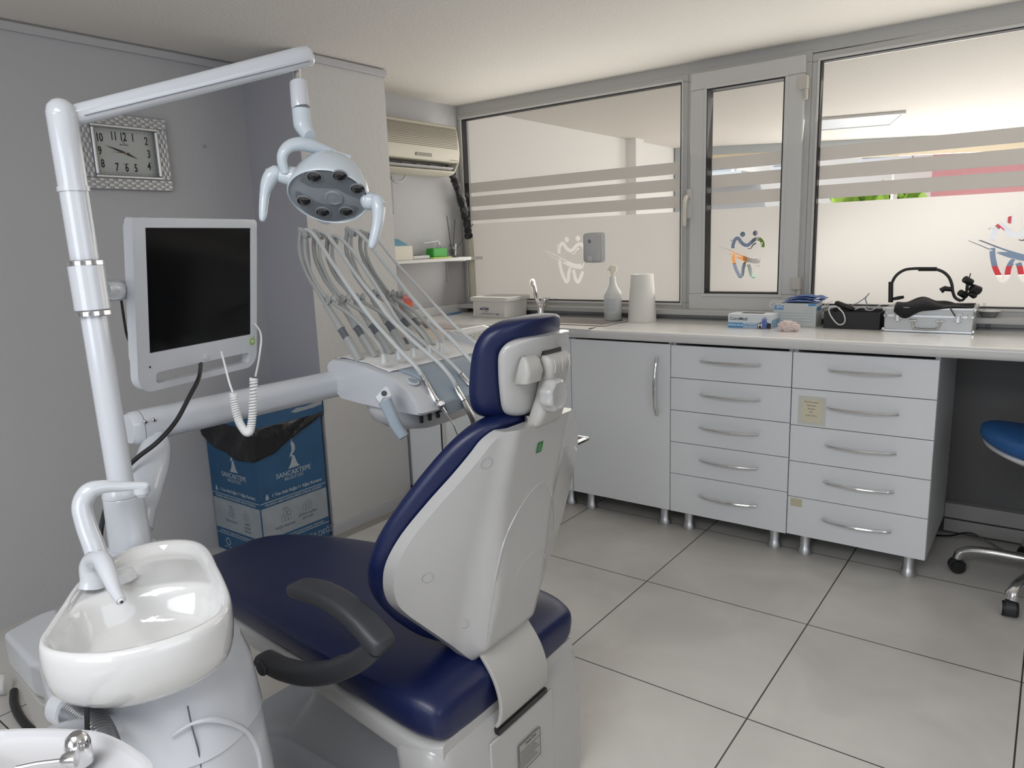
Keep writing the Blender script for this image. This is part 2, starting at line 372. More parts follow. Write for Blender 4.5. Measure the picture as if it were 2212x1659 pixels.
# middle: opening sash on hinges
e = bpy.data.objects.new('window_2', None); COL.objects.link(e); e.location = (-1.22, YW, .93); e['kind'] = 'structure'
obj('window_frame', frame_bm(-1.51, -.94, .93, 2.09, .05, YW-.005, YW+.06, .05), M['upvc'], e, bevel=.003)
s = obj('sash', frame_bm(-1.487, -.962, .952, 2.070, .078, YW-.032, YW+.03), M['upvc_sash'], e, bevel=.005)
sub(s, 'glazing_bead', frame_bm(-1.420, -1.029, 1.017, 2.006, .016, YW-.036, YW+.02), M['upvc_sash'], bevel=.003)
sub(s, 'gasket', frame_bm(-1.409, -1.041, 1.030, 1.992, .009, YW-.034, YW+.034), M['gasket'], smooth=False)
pane(e, -1.404, -1.046, 1.034, 1.988, tooth(-1.225, 1.215, .00083), YW+.028)
for z in (1.055, 1.925):
    bm = NB(); box(bm, -.985, -.945, YW-.052, YW-.005, z, z+.055); lathe(bm, [(.009, z-.045), (.009, z)], (-.952, YW-.04, 0), seg=14)
    obj('hinge', bm, mat('hinge_beige', (.56, .53, .47), .5), e, bevel=.003)
bm = NB(); box(bm, -1.497, -1.472, YW-.042, YW-.03, 1.40, 1.54)
k = obj('window_handle', bm, M['upvc_sash'], e, bevel=.003)
sub(k, 'lever', tube(NB(), sm([(-1.484, YW-.04, 1.50), (-1.484, YW-.075, 1.50), (-1.490, YW-.08, 1.46), (-1.492, YW-.078, 1.37)], 5), .010, 10, rnd=True), mat('handle_cream', (.74, .71, .62), .4))

# ---------------------------------------------------------------- outer room seen through the glass
struct('wall_outer_left', B(XL-.12, XL-.01, YW+.1, 6.64, 0, H), M['outer'], smooth=False)
struct('wall_outer_pilaster', B(XL-.02, -2.90, 5.66, 5.80, 0, H), M['outer'], smooth=False)
gm = mat('outer_beam_grey', (.42, .45, .47), .5)
struct('trim_5', B(XL, XR+.9, YF-.01, YF+.1, 2.055, H), gm, smooth=False)
struct('trim_6', B(XL, -2.85, YF-.01, YF+.1, .9, 2.055), gm, smooth=False)
struct('wall_outer_front', B(XL, XR+.9, YF, YF+.12, 0, .85), M['outer'], smooth=False)
struct('trim_7', B(-2.85, XR+.9, YF, YF+.05, 1.97, 2.055), mat('beige_head_rail', (.75, .66, .50), .5), smooth=False)
bm = NB(); box(bm, -2.88, -2.84, YF, YF+.05, .85, 1.955); box(bm, -1.0, -.96, YF, YF+.05, .85, 1.955)
struct('window_4', bm, M['upvc_sash'], smooth=False)
for n_ in ('trim_5', 'trim_6', 'trim_7', 'wall_outer_front', 'window_4'): bpy.data.objects[n_].data.transform(SKM)
t = thing('ceiling_panel_light', 'flat square light panel on the ceiling of the room behind the glass', 'ceiling light', (-1.37, 6.2, 2.118))
obj('diffuser', B(-1.65, -1.09, 5.92, 6.48, 2.113, 2.118), mat('panel_diffuser', (.55, .60, .66), .5), t, smooth=False)
obj('panel_frame', frame_bm(-1.67, -1.07, 5.90, 6.50, .02, 0, 1), M['upvc_sash'], t, smooth=False)
fr = t.children[-1]
for v in fr.data.vertices: x, y, z = v.co; v.co = (x, z, 2.108+.018*y)
for o in t.children: o.data.transform(Matrix.Translation((-1.34, 6.18, 0)) @ Matrix.Rotation(math.radians(18), 4, 'Z') @ Matrix.Translation((1.37, -6.2, 0)))
# street
struct('ground', B(-30, 12, YF+.5, 34, -.35, -.30), mat('asphalt', (.25, .25, .26), .9), smooth=False)
def building(name, label, x0, x1, y0, z1, m, wm, nx, nz, zb=-.3, yd=6):
    t = thing(name, label, 'building', ((x0+x1)/2, y0, zb))
    obj('wall', B(x0, x1, y0, y0+yd, zb, z1), m, t, smooth=False)
    w = (x1-x0)/nx; h = (z1-2.4)/nz
    for i in range(nx):
        for j in range(nz):
            cx, cz = x0+w*(i+.5), 2.4+h*(j+.5)
            f = obj('window', B(cx-w*.28, cx+w*.28, y0-.06, y0, cz-h*.3, cz+h*.3), M['white'], t, smooth=False)
            sub(f, 'window_pane', B(cx-w*.23, cx+w*.23, y0-.08, y0-.055, cz-h*.25, cz+h*.25), wm, smooth=False)
    return t
wp = mat('street_window_pane', (.55, .62, .70), .3)
b1 = building('building', 'red plastered building across the street at the right edge of the glass', -2.2, 5.5, 17, 9.5, mat('red_facade', (.60, .24, .23), .8), wp, 7, 3)
b2 = building('building', 'pale cream apartment building across the street, left of the red one', -19.5, -2.3, 18, 10, mat('cream_facade', (.78, .74, .68), .8), wp, 9, 4)
sg = mat('sign_red', (.6, .03, .04), .5)
obj('shop_sign', B(-2.0, 4.0, 16.7, 16.95, 1.05, 1.7), M['white'], b1, smooth=False)
obj('shop_band', B(-2.0, 4.0, 16.8, 16.98, .1, .55), sg, b1, smooth=False)
obj('shutter', B(-2.1, 1.0, 16.8, 16.98, .55, 1.05), mat('shutter_slate', (.16, .22, .30), .5), b1, smooth=False)
text('sign_lettering', 'KÜ  AKÜ SERVİS', .5, sg, basis((.6, 16.68, 1.38), (1, 0, 0), (0, 0, 1)), b1)
obj('awning', B(-11.5, -6.0, 16.9, 17.98, 2.55, 2.75), M['white'], b2, smooth=False)
for x0_, x1_, z0_, z1_, c_, n_ in ((-6.6, -6.0, 1.0, 1.5, (.12, .15, .20), 'slate'), (-6.55, -6.2, .64, .98, (.85, .33, .08), 'orange'), (-6.55, -6.2, .30, .63, (.25, .28, .32), 'grey'), (-6.4, -5.95, -.1, .29, (.10, .50, .25), 'green'), (-5.6, -5.25, .40, 1.0, (.85, .50, .08), 'yellow')):
    obj('shop_front', B(x0_, x1_, 17.7, 17.98, z0_, z1_), mat('shop_'+n_, c_, .6), b2, smooth=False)
def tree(label, x, y, h, r):
    t = thing('street_tree', label, 'tree', (x, y, -.3), None)
    obj('trunk', tube(NB(), [(x, y, -.3), (x+.05, y, h-r)], [.12, .08], 8), mat('bark', (.12, .08, .05), .9), t)
    bm = NB()
    for i in range(170):
        a = random.uniform(0, 2*PI); q = r*random.uniform(.2, 1); zz = h+random.uniform(-r, r)*.6
        c = Vector((x+q*math.cos(a), y+q*math.sin(a)*.6, zz)); s = random.uniform(.12, .26)
        R = Matrix.Rotation(random.uniform(0, 6), 3, Vector((random.random()+.1, random.random(), random.random())))
        vs = [bm.verts.new(c+R @ Vector(p)*s) for p in ((-1, -1, 0), (1, -1, .3), (1, 1, 0), (-1, 1, .3))]; bm.faces.new(vs)
    obj('foliage', bm, mat('leaves', (.36, .52, .08), .7, var=.3, vscale=3), t, smooth=False)
tree('small bright green street tree near the red building', -2.62, 14.0, 1.52, .62)
tree('lower green street tree left of the taller one', -4.1, 14.6, 1.32, .48)
# ================================================================ WORKTOPS AND CABINETS
CY = 2.93                                   # front plane of the base cabinets
HAND = [(-.075, .000), (-.060, .010), (-.030, .019), (0, .022), (.030, .019), (.060, .010), (.075, .000)]
def handle_bm(c, horizontal=True, L=.15):
    """bow handle, bar bulging away from the front"""
    s = L/.15; pts = []
    for a, b in sm(HAND, 4):
        off = Vector((a*s, -.012-b*1.25, 0)) if horizontal else Vector((0, -.012-b*1.25, a*s))
        pts.append(Vector(c)+off)
    bm = NB(); n = len(pts)
    tube(bm, pts, [.0088-.0024*abs(i/(n-1)-.5)*2 for i in range(n)], 10, .7)
    for q in (pts[1], pts[-2]):
        tube(bm, [q, (q.x, c[1], q.z)], .004, 8)
    return bm
def leg(t, x, y, h):
    lathe_bm = lathe(NB(), [(.021, h), (.021, .03), (.023, .027), (.029, .006), (.029, 0)], (x, y, 0), seg=24)
    obj('leg', lathe_bm, M['alu'], t, angle=50)
def cabinet(name, label, x0, x1, fronts, legs, zb=.087, zt=.858, hx=None, group=None):
    t = thing(name, label, 'cabinet', ((x0+x1)/2, 3.17, 0), group)
    bm = NB(); y0 = CY+.018; y1 = YW
    box(bm, x0+.001, x0+.017, y0, y1, zb, zt); box(bm, x1-.017, x1-.001, y0, y1, zb, zt); box(bm, x0+.017, x1-.017, y0, y1, zb, zb+.016)
    box(bm, x0+.017, x1-.017, y1-.006, y1, zb+.016, zt)
    obj('body', bm, M['cab_in'], t, smooth=False)
    for kind, a, b in fronts:
        f = obj(kind, B(x0+.0015, x1-.0015, CY, CY+.018, a, b), M['cab'], t, bevel=.0008)
        c = ((x0+x1)/2+(.01 if kind == 'drawer' else 0), CY, (a+b)/2+.012)
        if kind == 'drawer': sub(f, 'handle', handle_bm(c, True, hx or .25), M['chrome'])
        elif kind == 'door': sub(f, 'handle', handle_bm((x1-.06, CY, b-.19), False, .265), M['chrome'])
    for x, y in legs: leg(t, x, y, zb)
    return t
def drows(zs): return [('drawer', zs[i+1]+.0015, zs[i]-.0015) for i in range(len(zs)-1)]
Z1 = [.852, .718, .567, .420, .272, .087]
c1 = cabinet('base_cabinet', 'white base cabinet with one tall door under the sink', -1.852, -1.337, [('door', .0885, .852)], [(-1.78, 2.985), (-1.385, 2.985), (-1.78, 3.4), (-1.385, 3.4)])
c0 = cabinet('base_cabinet', 'white base cabinet door half hidden behind the dental chair headrest', -2.36, -1.853, [('door', .0885, .852)], [(-1.90, 2.985), (-2.3, 2.985)])
c2 = cabinet('drawer_cabinet', 'white five-drawer cabinet between the door cabinet and the noted one', -1.336, -.819, drows([.851, .706, .560, .415, .268, .087]), [(-1.265, 2.985), (-.88, 2.985), (-1.265, 3.4), (-.88, 3.4)])
c3 = cabinet('drawer_cabinet', 'white five-drawer cabinet at the right end with a taped paper note', -.818, -.312, drows([.851, .705, .555, .405, .255, .090]), [(-.755, 2.985), (-.372, 2.985), (-.755, 3.4), (-.372, 3.4)], hx=.245)
d = [o for o in c3.children if o.name.startswith('drawer')]
nm = sub(d[1], 'taped_note', B(-.775, -.702, CY-.0012, CY-.0004, .575, .665), M['cream'], smooth=False)
for i, s in enumerate(('Bond-Kompozit', 'Hassasiyet', 'Simanlar', 'KIT', 'Lütfen Alınız', '?')):
    tx = text('note_lettering', s, .0085, M['ink'], basis((-.739, CY-.0013, .655-.0135*i), (1, 0, 0), (0, 0, 1)), None, .0001); tx.parent = nm
sub(d[1], 'tape', B(-.79, -.685, CY-.0004, CY-.0001, .562, .678), mat('clear_tape', (.66, .66, .60), .3), smooth=False)
sub(d[4], 'masking_tape', B(-.805, -.760, CY-.001, CY, .215, .248), mat('tape_yellowed', (.60, .55, .40), .6), smooth=False)
# worktop: one long slab with the sink cut out
SX0, SX1, SY0, SY1 = -2.26, -1.72, 3.03, 3.37
bm = NB(); zt, zb, yf = .905, .862, 2.908
box(bm, XL+.001, SX0+.02, yf, YW+.018, zb, zt); box(bm, SX1-.02, XR-.001, yf, YW+.018, zb, zt)
box(bm, SX0+.02, SX1-.02, yf, SY0+.02, zb, zt); box(bm, SX0+.02, SX1-.02, SY1-.02, YW+.018, zb, zt)
bmesh.ops.remove_doubles(bm, verts=bm.verts, dist=1e-5)
tag(obj('worktop', bm, M['counter'], bevel=.012, seg=4, angle=80), 'long white worktop running along the window wall', 'worktop')
bpy.data.objects['worktop'].modifiers[0].limit_method = 'NONE' if False else 'ANGLE'
tag(obj('upstand', B(XL+.35, XR-.01, YW-.004, YW+.016, .9055, .929), M['upvc_sash'], bevel=.003), 'low white upstand strip along the back of the worktop', 'upstand')
tag(obj('upstand', B(XL+.002, XL+.02, 2.56, YW-.01, .9055, .955), M['upvc_sash'], bevel=.003), 'white tiled upstand against the air conditioner wall', 'upstand')
# lower corner unit and its beige top
t = thing('corner_cabinet', 'white corner cabinet with a black handle slit beside the column', 'cabinet', (-2.67, 2.75, 0))
obj('body', B(-2.975, -2.362, 2.578, 2.926, .085, .829), M['cab'], t, bevel=.002)
obj('door', B(-2.60, -2.385, 2.560, 2.576, .088, .827), M['cab'], t, bevel=.002)
obj('handle_slit', B(-2.384, -2.376, 2.559, 2.576, .25, .55), M['black'], t, smooth=False)
obj('edge_strip', B(-2.374, -2.362, 2.558, 2.577, .088, .827), M['upvc_sash'], t, smooth=False)
obj('plinth', B(-2.60, -2.375, 2.575, 2.60, 0, .084), M['black'], t, smooth=False)
t = thing('side_worktop', 'lower beige worktop with a grey end beside the column', 'worktop', (-2.62, 2.72, .83))
obj('top', B(-2.975, -2.305, 2.556, 2.907, .831, .872), M['board'], t, bevel=.003)
obj('end_cap', B(-2.60, -2.306, 2.548, 2.5555, .832, .870), mat('grey_end', (.20, .20, .21), .5), t, smooth=False)
# sink
t = thing('sink', 'steel inset sink in the worktop behind the headrest', 'sink', ((SX0+SX1)/2, 3.2, .905))
bm = frame_bm(SX0, SX1, SY0, SY1, .028, 0, 1, .03, .08)
for v in bm.verts: x, y, z = v.co; v.co = (x, z, .9055+.004*(1-y))
obj('sink_rim', bm, M['steel'], t, bevel=.002)
cx, cy = (SX0+SX1)/2, (SY0+.03+SY1-.08)/2; w, h = SX1-SX0-.058, SY1-SY0-.112
R = []
for k, (s, z) in enumerate(((1, .908), (.985, .90), (.95, .80), (.9, .782), (.2, .778))):
    R.append([(a, b, z) for a, b in rrect(w*s, h*s, .05*s, 6, cx, cy)])
R2 = [[(x+(.004 if x > cx else -.004), y+(.004 if y > cy else -.004), z-.003) for x, y, z in r] for r in R]
bm = NB(); rings(bm, R, False, True); rings(bm, R2, False, True)
obj('sink_bowl', bm, M['steel'], t)
# tap
fx, fy = at(1135, 688, z=.91).x, 3.325
t = thing('sink_tap', 'chrome swan-neck mixer tap at the sink', 'tap', (fx, fy, .91))
obj('tap_body', lathe(NB(), [(.024, .91), (.024, .916), (.017, .93), (.020, .975), (.012, .985)], (fx, fy, 0), seg=24), M['chrome'], t)
obj('spout', tube(NB(), sm([(fx-.004, fy, .96), (fx-.018, fy-.006, 1.00), (fx-.02, fy-.02, 1.05), (fx-.012, fy-.045, 1.09), (fx+.005, fy-.075, 1.105), (fx+.018, fy-.095, 1.098), (fx+.022, fy-.10, 1.082)], 5), [.012]*20+[.0135]*11, 14), M['chrome'], t)
hb = obj('lever_base', lathe(NB(), [(.014, 0), (.019, .02), (.019, .045), (.015, .058), (0.001, .06)], (fx+.012, fy, .955), (.45, 0, 1), 20), M['chrome'], t)
obj('lever', tube(NB(), [(fx+.036, fy, 1.010), (fx+.075, fy-.005, 1.012), (fx+.115, fy-.01, 1.006)], [.007, .006, .004], 10, .5), M['chrome'], t)

# cable and trunking below the right bay; trunking coloured darker for the worktop's shade
struct('trim_8', B(-.312, XR, YW-.02, YW+.019, .02, .075), mat('trunking_shaded', (.30, .30, .285), .5), bevel=.003)
struct('trim_9', B(-.312, XR, YW-.03, YW+.019, .085, .15), bpy.data.materials['trunking_shaded'], bevel=.003)
cab = tube(NB(), sm([(-.34, 3.42, .012), (-.28, 3.40, .03), (-.20, 3.38, .065), (-.10, 3.36, .03), (0, 3.34, .008), (.25, 3.33, .008)], 8), .004, 8)
tag(obj('power_cable', cab, M['black']), 'thin black cable arching over the floor beside the last cabinet', 'cable')
# ================================================================ DENTAL UNIT (pedestal, cuspidor basin, post)
def Zf(ox, oy, s): return lambda a, b: (ox+a/s, oy+b/s)
U = thing('dental_unit', 'white dental unit pedestal carrying the ceramic spittoon basin and the tall post', 'dental unit', (-1.12, .50, 0))
# post
def polex(z): return -1.334-.026*(z-.786)/.757
def pz(z): return Vector((polex(z), .58, z))
obj('pole', tube(NB(), [pz(.74), pz(1.0), pz(1.36)], .0215, 40), M['gloss'], U)
obj('pole_sleeve', tube(NB(), [pz(.775), pz(.885)], [.0365, .0335], 48), M['gloss'], U, bevel=.003)
obj('sleeve_cap', tube(NB(), [pz(.885), pz(.888), pz(.900), pz(.902)], [.034, .0345, .031, .028], 48), M['gloss'], U)
obj('sleeve_flange', lathe(NB(), [(.052, .770), (.052, .776), (.044, .786), (.038, .790)], (polex(.78), .58, 0), seg=48), M['gloss'], U)
obj('collar', tube(NB(), [pz(1.222), pz(1.302)], .0285, 40), M['gloss'], U, bevel=.002)
for z in (1.217, 1.303): obj('chrome_ring', tube(NB(), [pz(z-.0045), pz(z+.0045)], .0290, 40), M['chrome'], U, bevel=.001)
obj('upper_post', tube(NB(), [pz(1.309), pz(1.423), pz(1.4232), pz(1.431), pz(1.4314), pz(1.545)], [.0225, .0225, .0250, .0250, .0230, .0232], 40), M['gloss'], U)
# basin: height field on a polar grid about the bowl
OUT = [(-1.277, .519), (-1.296, .557), (-1.287, .599), (-1.258, .632), (-1.215, .646), (-1.160, .636), (-1.098, .611), (-1.031, .584), (-.965, .553), (-.925, .520), (-.912, .475), (-.918, .429), (-.944, .376), (-.983, .342), (-1.034, .322), (-1.072, .326), (-1.098, .344), (-1.157, .389), (-1.232, .449)]
BC = Vector((-1.085, .470))
oc = sm(OUT, 8, True)
def rad(th):
    d = Vector((math.cos(th), math.sin(th))); best = .1
    for i in range(len(oc)):
        a = Vector(oc[i])-BC; b = Vector(oc[(i+1) % len(oc)])-BC; e = b-a
        den = d.x*e.y-d.y*e.x
        if abs(den) < 1e-9: continue
        t = (a.x*e.y-a.y*e.x)/den; s = (a.x*d.y-a.y*d.x)/den
        if t > 0 and -1e-6 <= s <= 1+1e-6: best = max(best, t)
    return best
def ss(a, b, x):
    t = min(1, max(0, (x-a)/(b-a))); return t*t*(3-2*t)
def inner(x, y, s):
    q = math.hypot(x+1.015, y-.437)
    bowl = ss(.152, .118, q)
    deck = ss(-.012, .014, (.487+(-1.154-x)*.32)-y)*ss(-1.09, -1.13, x)
    shelf = .784+.008*deck
    bowl *= ss(.92, .66, s)**.8
    return shelf*(1-bowl)+bowl*(.722+.010*(q/.12)**2)
NS, TH = 120, [2*PI*i/120 for i in range(120)]
RR = [rad(t) for t in TH]
# smooth the radius a little
for _ in range(2): RR = [(RR[i-1]+2*RR[i]+RR[(i+1) % NS])/4 for i in range(NS)]
prof_out = [(.45, .680), (.65, .690), (.80, .704), (.90, .717), (.955, .730), (.985, .748), (1.0, .770), (1.0, .785), (.988, .796), (.965, .802), (.935, .802), (.910, .797), (.893, .789)]
R = []
for s, z in prof_out: R.append([(BC.x+math.cos(t)*r*s, BC.y+math.sin(t)*r*s, z) for t, r in zip(TH, RR)])
for k in range(1, 36):
    s = .885*(1-k/36.)+.004; row = []
    for t, r in zip(TH, RR):
        x, y = BC.x+math.cos(t)*r*s, BC.y+math.sin(t)*r*s
        w = ss(.90, .85, s); row.append((x, y, .789*(1-w)+inner(x, y, s)*w))
    R.append(row)
bas = obj('basin', rings(NB(), R), M['ceramic'], U, angle=70)
sub(bas, 'drain_cover', lathe(NB(), [(.045, .7235), (.045, .7275), (.040, .7295), (.002, .7300)], (-1.035, .432, 0), seg=40), M['cool'], bevel=.001)
for v in bas.children[0].data.vertices: pass
lug = lathe(NB(), [(.026, .79), (.022, .806), (.012, .811), (.001, .812)], at(*Zf(0, 950, 2.34)(600, 690), z=.80).to_tuple()[:2]+(0,), seg=28, sx=.55, sy=1.1)
sub(bas, 'raised_lip', lug, M['ceramic'])
# bowl rinse spout
z5 = Zf(0, 950, 2.34)
b0 = at(*z5(463, 715), z=.80)
P = [at(*z5(463, 745), d=1.150), at(*z5(466, 700), d=1.150), at(*z5(455, 640), d=1.145), at(*z5(475, 606), d=1.135), at(*z5(515, 610), d=1.115), at(*z5(548, 680), d=1.09), at(*z5(580, 760), d=1.07), at(*z5(612, 815), d=1.055)]
rr = [.0185, .0175, .0155, .0145, .0140, .0120, .0088, .0068]
sp = sm([tuple(p)+(q,) for p, q in zip(P, rr)], 6)
rs = obj('rinse_spout', tube(NB(), [s[:3] for s in sp], [s[3] for s in sp], 24), M['gloss'], U, angle=60)
e = Vector(sp[-1][:3]); dv = (e-Vector(sp[-3][:3])).normalized()
sub(rs, 'nozzle', tube(NB(), [e-dv*.002, e+dv*.0025], .0048, 20), M['white']); sub(rs, 'nozzle_hole', tube(NB(), [e+dv*.001, e+dv*.003], .0022, 14), M['black'])
# cup filler
P = [at(*z5(500, 610), d=1.205), at(*z5(468, 520), d=1.205), at(*z5(432, 420), d=1.205), at(*z5(415, 330), d=1.205), at(*z5(450, 262), d=1.21), at(*z5(520, 238), d=1.22), at(*z5(620, 236), d=1.235), at(*z5(735, 232), d=1.25)]
rr = [.0170, .0165, .0158, .0155, .0150, .0115, .0085, .0070]
sp = sm([tuple(p)+(q,) for p, q in zip(P, rr)], 6)
cf = obj('cup_filler', tube(NB(), [s[:3] for s in sp], [s[3] for s in sp], 24, cap=True, rnd=True), M['gloss'], U, angle=60)
nz = at(*z5(715, 250), d=1.25)
sub(cf, 'nozzle', lathe(NB(), [(.0135, .004), (.013, -.006), (.009, -.010), (.007, -.013)], nz, seg=24), M['gloss'])
# body cover below the basin
def ell(cx, cy, a, b, z, n=48, p=2.6, rot=0.5):
    out = []
    for i in range(n):
        t = 2*PI*i/n; c, s = math.cos(t), math.sin(t)
        x = a*math.copysign(abs(c)**(2/p), c); y = b*math.copysign(abs(s)**(2/p), s)
        out.append((cx+x*math.cos(rot)-y*math.sin(rot), cy+x*math.sin(rot)+y*math.cos(rot), z))
    return out
bcx, bcy = -1.092, .500
cov = obj('upper_cover', rings(NB(), [ell(bcx, bcy, .09, .08, .71), ell(bcx, bcy, .112, .10, .70), ell(bcx+.004, bcy, .122, .110, .66), ell(bcx+.008, bcy, .127, .117, .59), ell(bcx+.010, bcy, .128, .118, .575)]), M['gloss'], U)
R = [ell(bcx+.010, bcy, .1255, .1155, .574), ell(bcx+.014, bcy, .1305, .120, .48), ell(bcx+.02, bcy, .138, .127, .30), ell(bcx+.026, bcy, .146, .134, .02), ell(bcx+.026, bcy, .146, .134, .0)]
body = obj('body', rings(NB(), R), M['gloss'], U)
sub(body, 'cover_seam', rings(NB(), [ell(bcx+.010, bcy, .1265, .1165, .5735), ell(bcx+.010, bcy, .1265, .1165, .5752)]), mat('seam_shadow', (.10, .10, .11), .7))
# door: arched raised line and seam on the near side of the body
def onbody(px, py, out=.002):
    """nearest hit of the sight line with the tapered body, pushed out a little"""
    for k in range(600):
        d = .75+k*.001; p = at(px, py, d=d); t = (.574-p.z)/.574; t = max(0, min(1, t))
        a = .1255+.0205*t; b = .1155+.0185*t; cx = bcx+.010+.016*t
        q = Vector((p.x-cx, p.y-bcy)); c, s = math.cos(.5), math.sin(.5); u = (q.x*c+q.y*s)/a; v = (-q.x*s+q.y*c)/b
        if abs(u)**2.6+abs(v)**2.6 < 1:
            n = Vector((q.x, q.y, 0)).normalized(); return p+n*out
    return None
arc = [(860, 1500), (960, 1435), (1060, 1412), (1160, 1428), (1240, 1475), (1290, 1560), (1308, 1655)]
pts = [onbody(*z5(*q)) for q in sm(arc, 6)]
pts = [p for p in pts if p]
if len(pts) > 3: sub(body, 'door_arch', tube(NB(), pts, [.001+.0035*min(1, i/14) for i in range(len(pts))], 10), M['gloss'])
pts = [onbody(*q, .0006) for q in sm([z5(948, 1345), z5(970, 1450), z5(1000, 1560), z5(1015, 1655)], 6)]
pts = [p for p in pts if p]
if len(pts) > 3: sub(body, 'seam', tube(NB(), pts, .0012, 6), mat('seam_grey', (.12, .12, .13), .7))
# deck behind the basin that carries the post
obj('post_deck', rings(NB(), [ell(-1.305, .600, .085, .070, .768, rot=.45, p=3), ell(-1.305, .600, .088, .073, .760, rot=.45, p=3), ell(-1.29, .590, .088, .072, .60, rot=.45, p=3), ell(-1.25, .575, .085, .07, .30, rot=.45, p=3), ell(-1.24, .57, .085, .07, 0, rot=.45, p=3)]), M['gloss'], U, angle=60)
# side column and floor box towards the wall
z6 = Zf(0, 1200, 3.615)
fb = thing('floor_box', 'low white floor box with sloping top behind the basin, bottom left', 'equipment box', (-1.62, .42, 0))
def fbp(a, b, z): return at(*z6(a, b), z=z)
T = [fbp(20, 600, .42), fbp(300, 450, .42), fbp(450, 400, .42), (-1.28, .50, .42), (-1.24, .40, .42), fbp(300, 860, .42), fbp(225, 830, .42)]
T = [(p[0], p[1]) for p in T]
bm = NB(); prism(bm, T, lambda a, b, d: (a, b, d), .33, .42)
obj('lid', bm, M['gloss'], fb, bevel=.012, seg=3)
mx = sum(p[0] for p in T)/len(T); my = sum(p[1] for p in T)/len(T)
bm = rings(NB(), [[(a*q_+(-1.22)*(1-q_), b*q_+.47*(1-q_), z) for a, b in T] for z, q_ in ((.0, .52), (.03, .55), (.20, .72), (.329, .95))])
obj('base', bm, M['shell_matte'], fb, bevel=.004)
# suction outlet elbow and ribbed hoses
sc = obj('suction_port', tube(NB(), [at(*z6(500, 1180), d=1.10), at(*z6(590, 1215), d=1.07)], [.026, .027], 28), M['gloss'], U)
hp = sm([at(*z6(570, 1215), d=1.075).to_tuple(), at(*z6(640, 1260), d=1.05).to_tuple(), at(*z6(720, 1330), d=1.03).to_tuple(), at(*z6(790, 1470), d=1.0).to_tuple(), at(*z6(830, 1640), d=.97).to_tuple(), at(*z6(860, 1850), d=.95).to_tuple()], 22)
hm = mat('ribbed_hose', (.10, .105, .11), .35, coat=.5)
hs = tube(NB(), hp, [.021+(.0022 if i % 3 == 0 else 0) for i in range(len(hp))], 20)
tag(obj('suction_hose', hs, hm, angle=60), 'dark grey ribbed suction hose hanging under the basin', 'hose')
hp = sm([at(*z6(675, 1150), d=.985).to_tuple(), at(*z6(680, 1250), d=.985).to_tuple(), at(*z6(682, 1400), d=.985).to_tuple()], 4)
tag(obj('hose_strap', tube(NB(), hp, .0035, 8), M['black']), 'black strap crossing the ribbed suction hose', 'strap')

# ================================================================ LAMP
zl = Zf(540, 90, 3.6875)
L = thing('operating_lamp', 'white six-lens dental operating lamp on a long arm above the chair', 'lamp', pz(1.5))
e0 = pz(1.545)
a0 = at(158, 250, d=1.232); a1 = at(672, 123, d=1.45)
sp = [pz(1.546), pz(1.552), pz(1.562)]
obj('post_cap', tube(NB(), [pz(1.5455), pz(1.552)], .0232, 40, rnd=True), M['gloss'], L)
av = (a1-a0).normalized(); side = av.cross(Vector((0, 0, 1))).normalized(); upv = side.cross(av).normalized()
R = []
for t, h, w, dz in ((0, .030, .030, 0), (.02, .034, .034, 0), (.5, .037, .037, .001), (.93, .040, .038, .003), (.985, .039, .038, .003), (1.0, .032, .032, .003), (1.004, .022, .022, .003)):
    c = a0.lerp(a1, 0)+(a1-a0)*t+upv*dz
    R.append([c+side*x+upv*y for x, y in rrect(w, h, min(w, h)*.42, 6)])
arm = obj('lamp_arm', rings(NB(), R), M['gloss'], L, angle=50)
bm = NB()
for sgn in (-1, 1):
    tube(bm, [a0+(a1-a0)*.03-side*sgn*.0185-upv*.006, a0+(a1-a0)*.97-side*sgn*.0192-upv*.009], .0006, 6)
sub(arm, 'cover_seam', bm, mat('seam_line', (.10, .10, .12), .6))
obj('arm_joint', tube(NB(), [a0-av*.03, a0+av*.012], .0150, 24), M['gloss'], L, bevel=.002)
obj('pin', tube(NB(), [at(641, 150, d=1.45), at(642, 184, d=1.45)], .008, 16), M['chrome'], L)
P = [at(*zl(380, 316), d=1.45), at(*zl(382, 322), d=1.45), at(*zl(385, 340), d=1.45), at(*zl(402, 520), d=1.45), at(*zl(405, 530), d=1.45)]
obj('swivel_sleeve', tube(NB(), P, [.014, .0165, .0172, .0180, .0175], 32), M['gloss'], L)
P = sm([at(*zl(408, 545), d=1.45).to_tuple(), at(*zl(412, 600), d=1.45).to_tuple(), at(*zl(420, 660), d=1.448).to_tuple(), at(*zl(448, 715), d=1.445).to_tuple(), at(*zl(478, 752), d=1.44).to_tuple()], 5)
obj('swivel_elbow', tube(NB(), P, [.0180]*12+[.0172, .0165, .016, .0155, .015, .0145, .014, .0135, .013], 32), M['cool'], L)
# yoke
P = [at(*zl(720, 915), d=1.485), at(*zl(600, 868), d=1.47), at(*zl(480, 828), d=1.45), at(*zl(385, 815), d=1.435), at(*zl(310, 835), d=1.425), at(*zl(262, 890), d=1.42), at(*zl(255, 960), d=1.425), at(*zl(280, 1040), d=1.435)]
rr = [.009, .014, .0165, .0165, .0145, .0125, .0115, .011]
sp = sm([tuple(p)+(q,) for p, q in zip(P, rr)], 7)
obj('yoke', tube(NB(), [s[:3] for s in sp], [s[3] for s in sp], 20, flat=.80), M['cool'], L, angle=60)
obj('yoke_hinge', tube(NB(), [at(*zl(660, 880), d=1.46), at(*zl(800, 925), d=1.47)], .0050, 16), M['cool'], L)
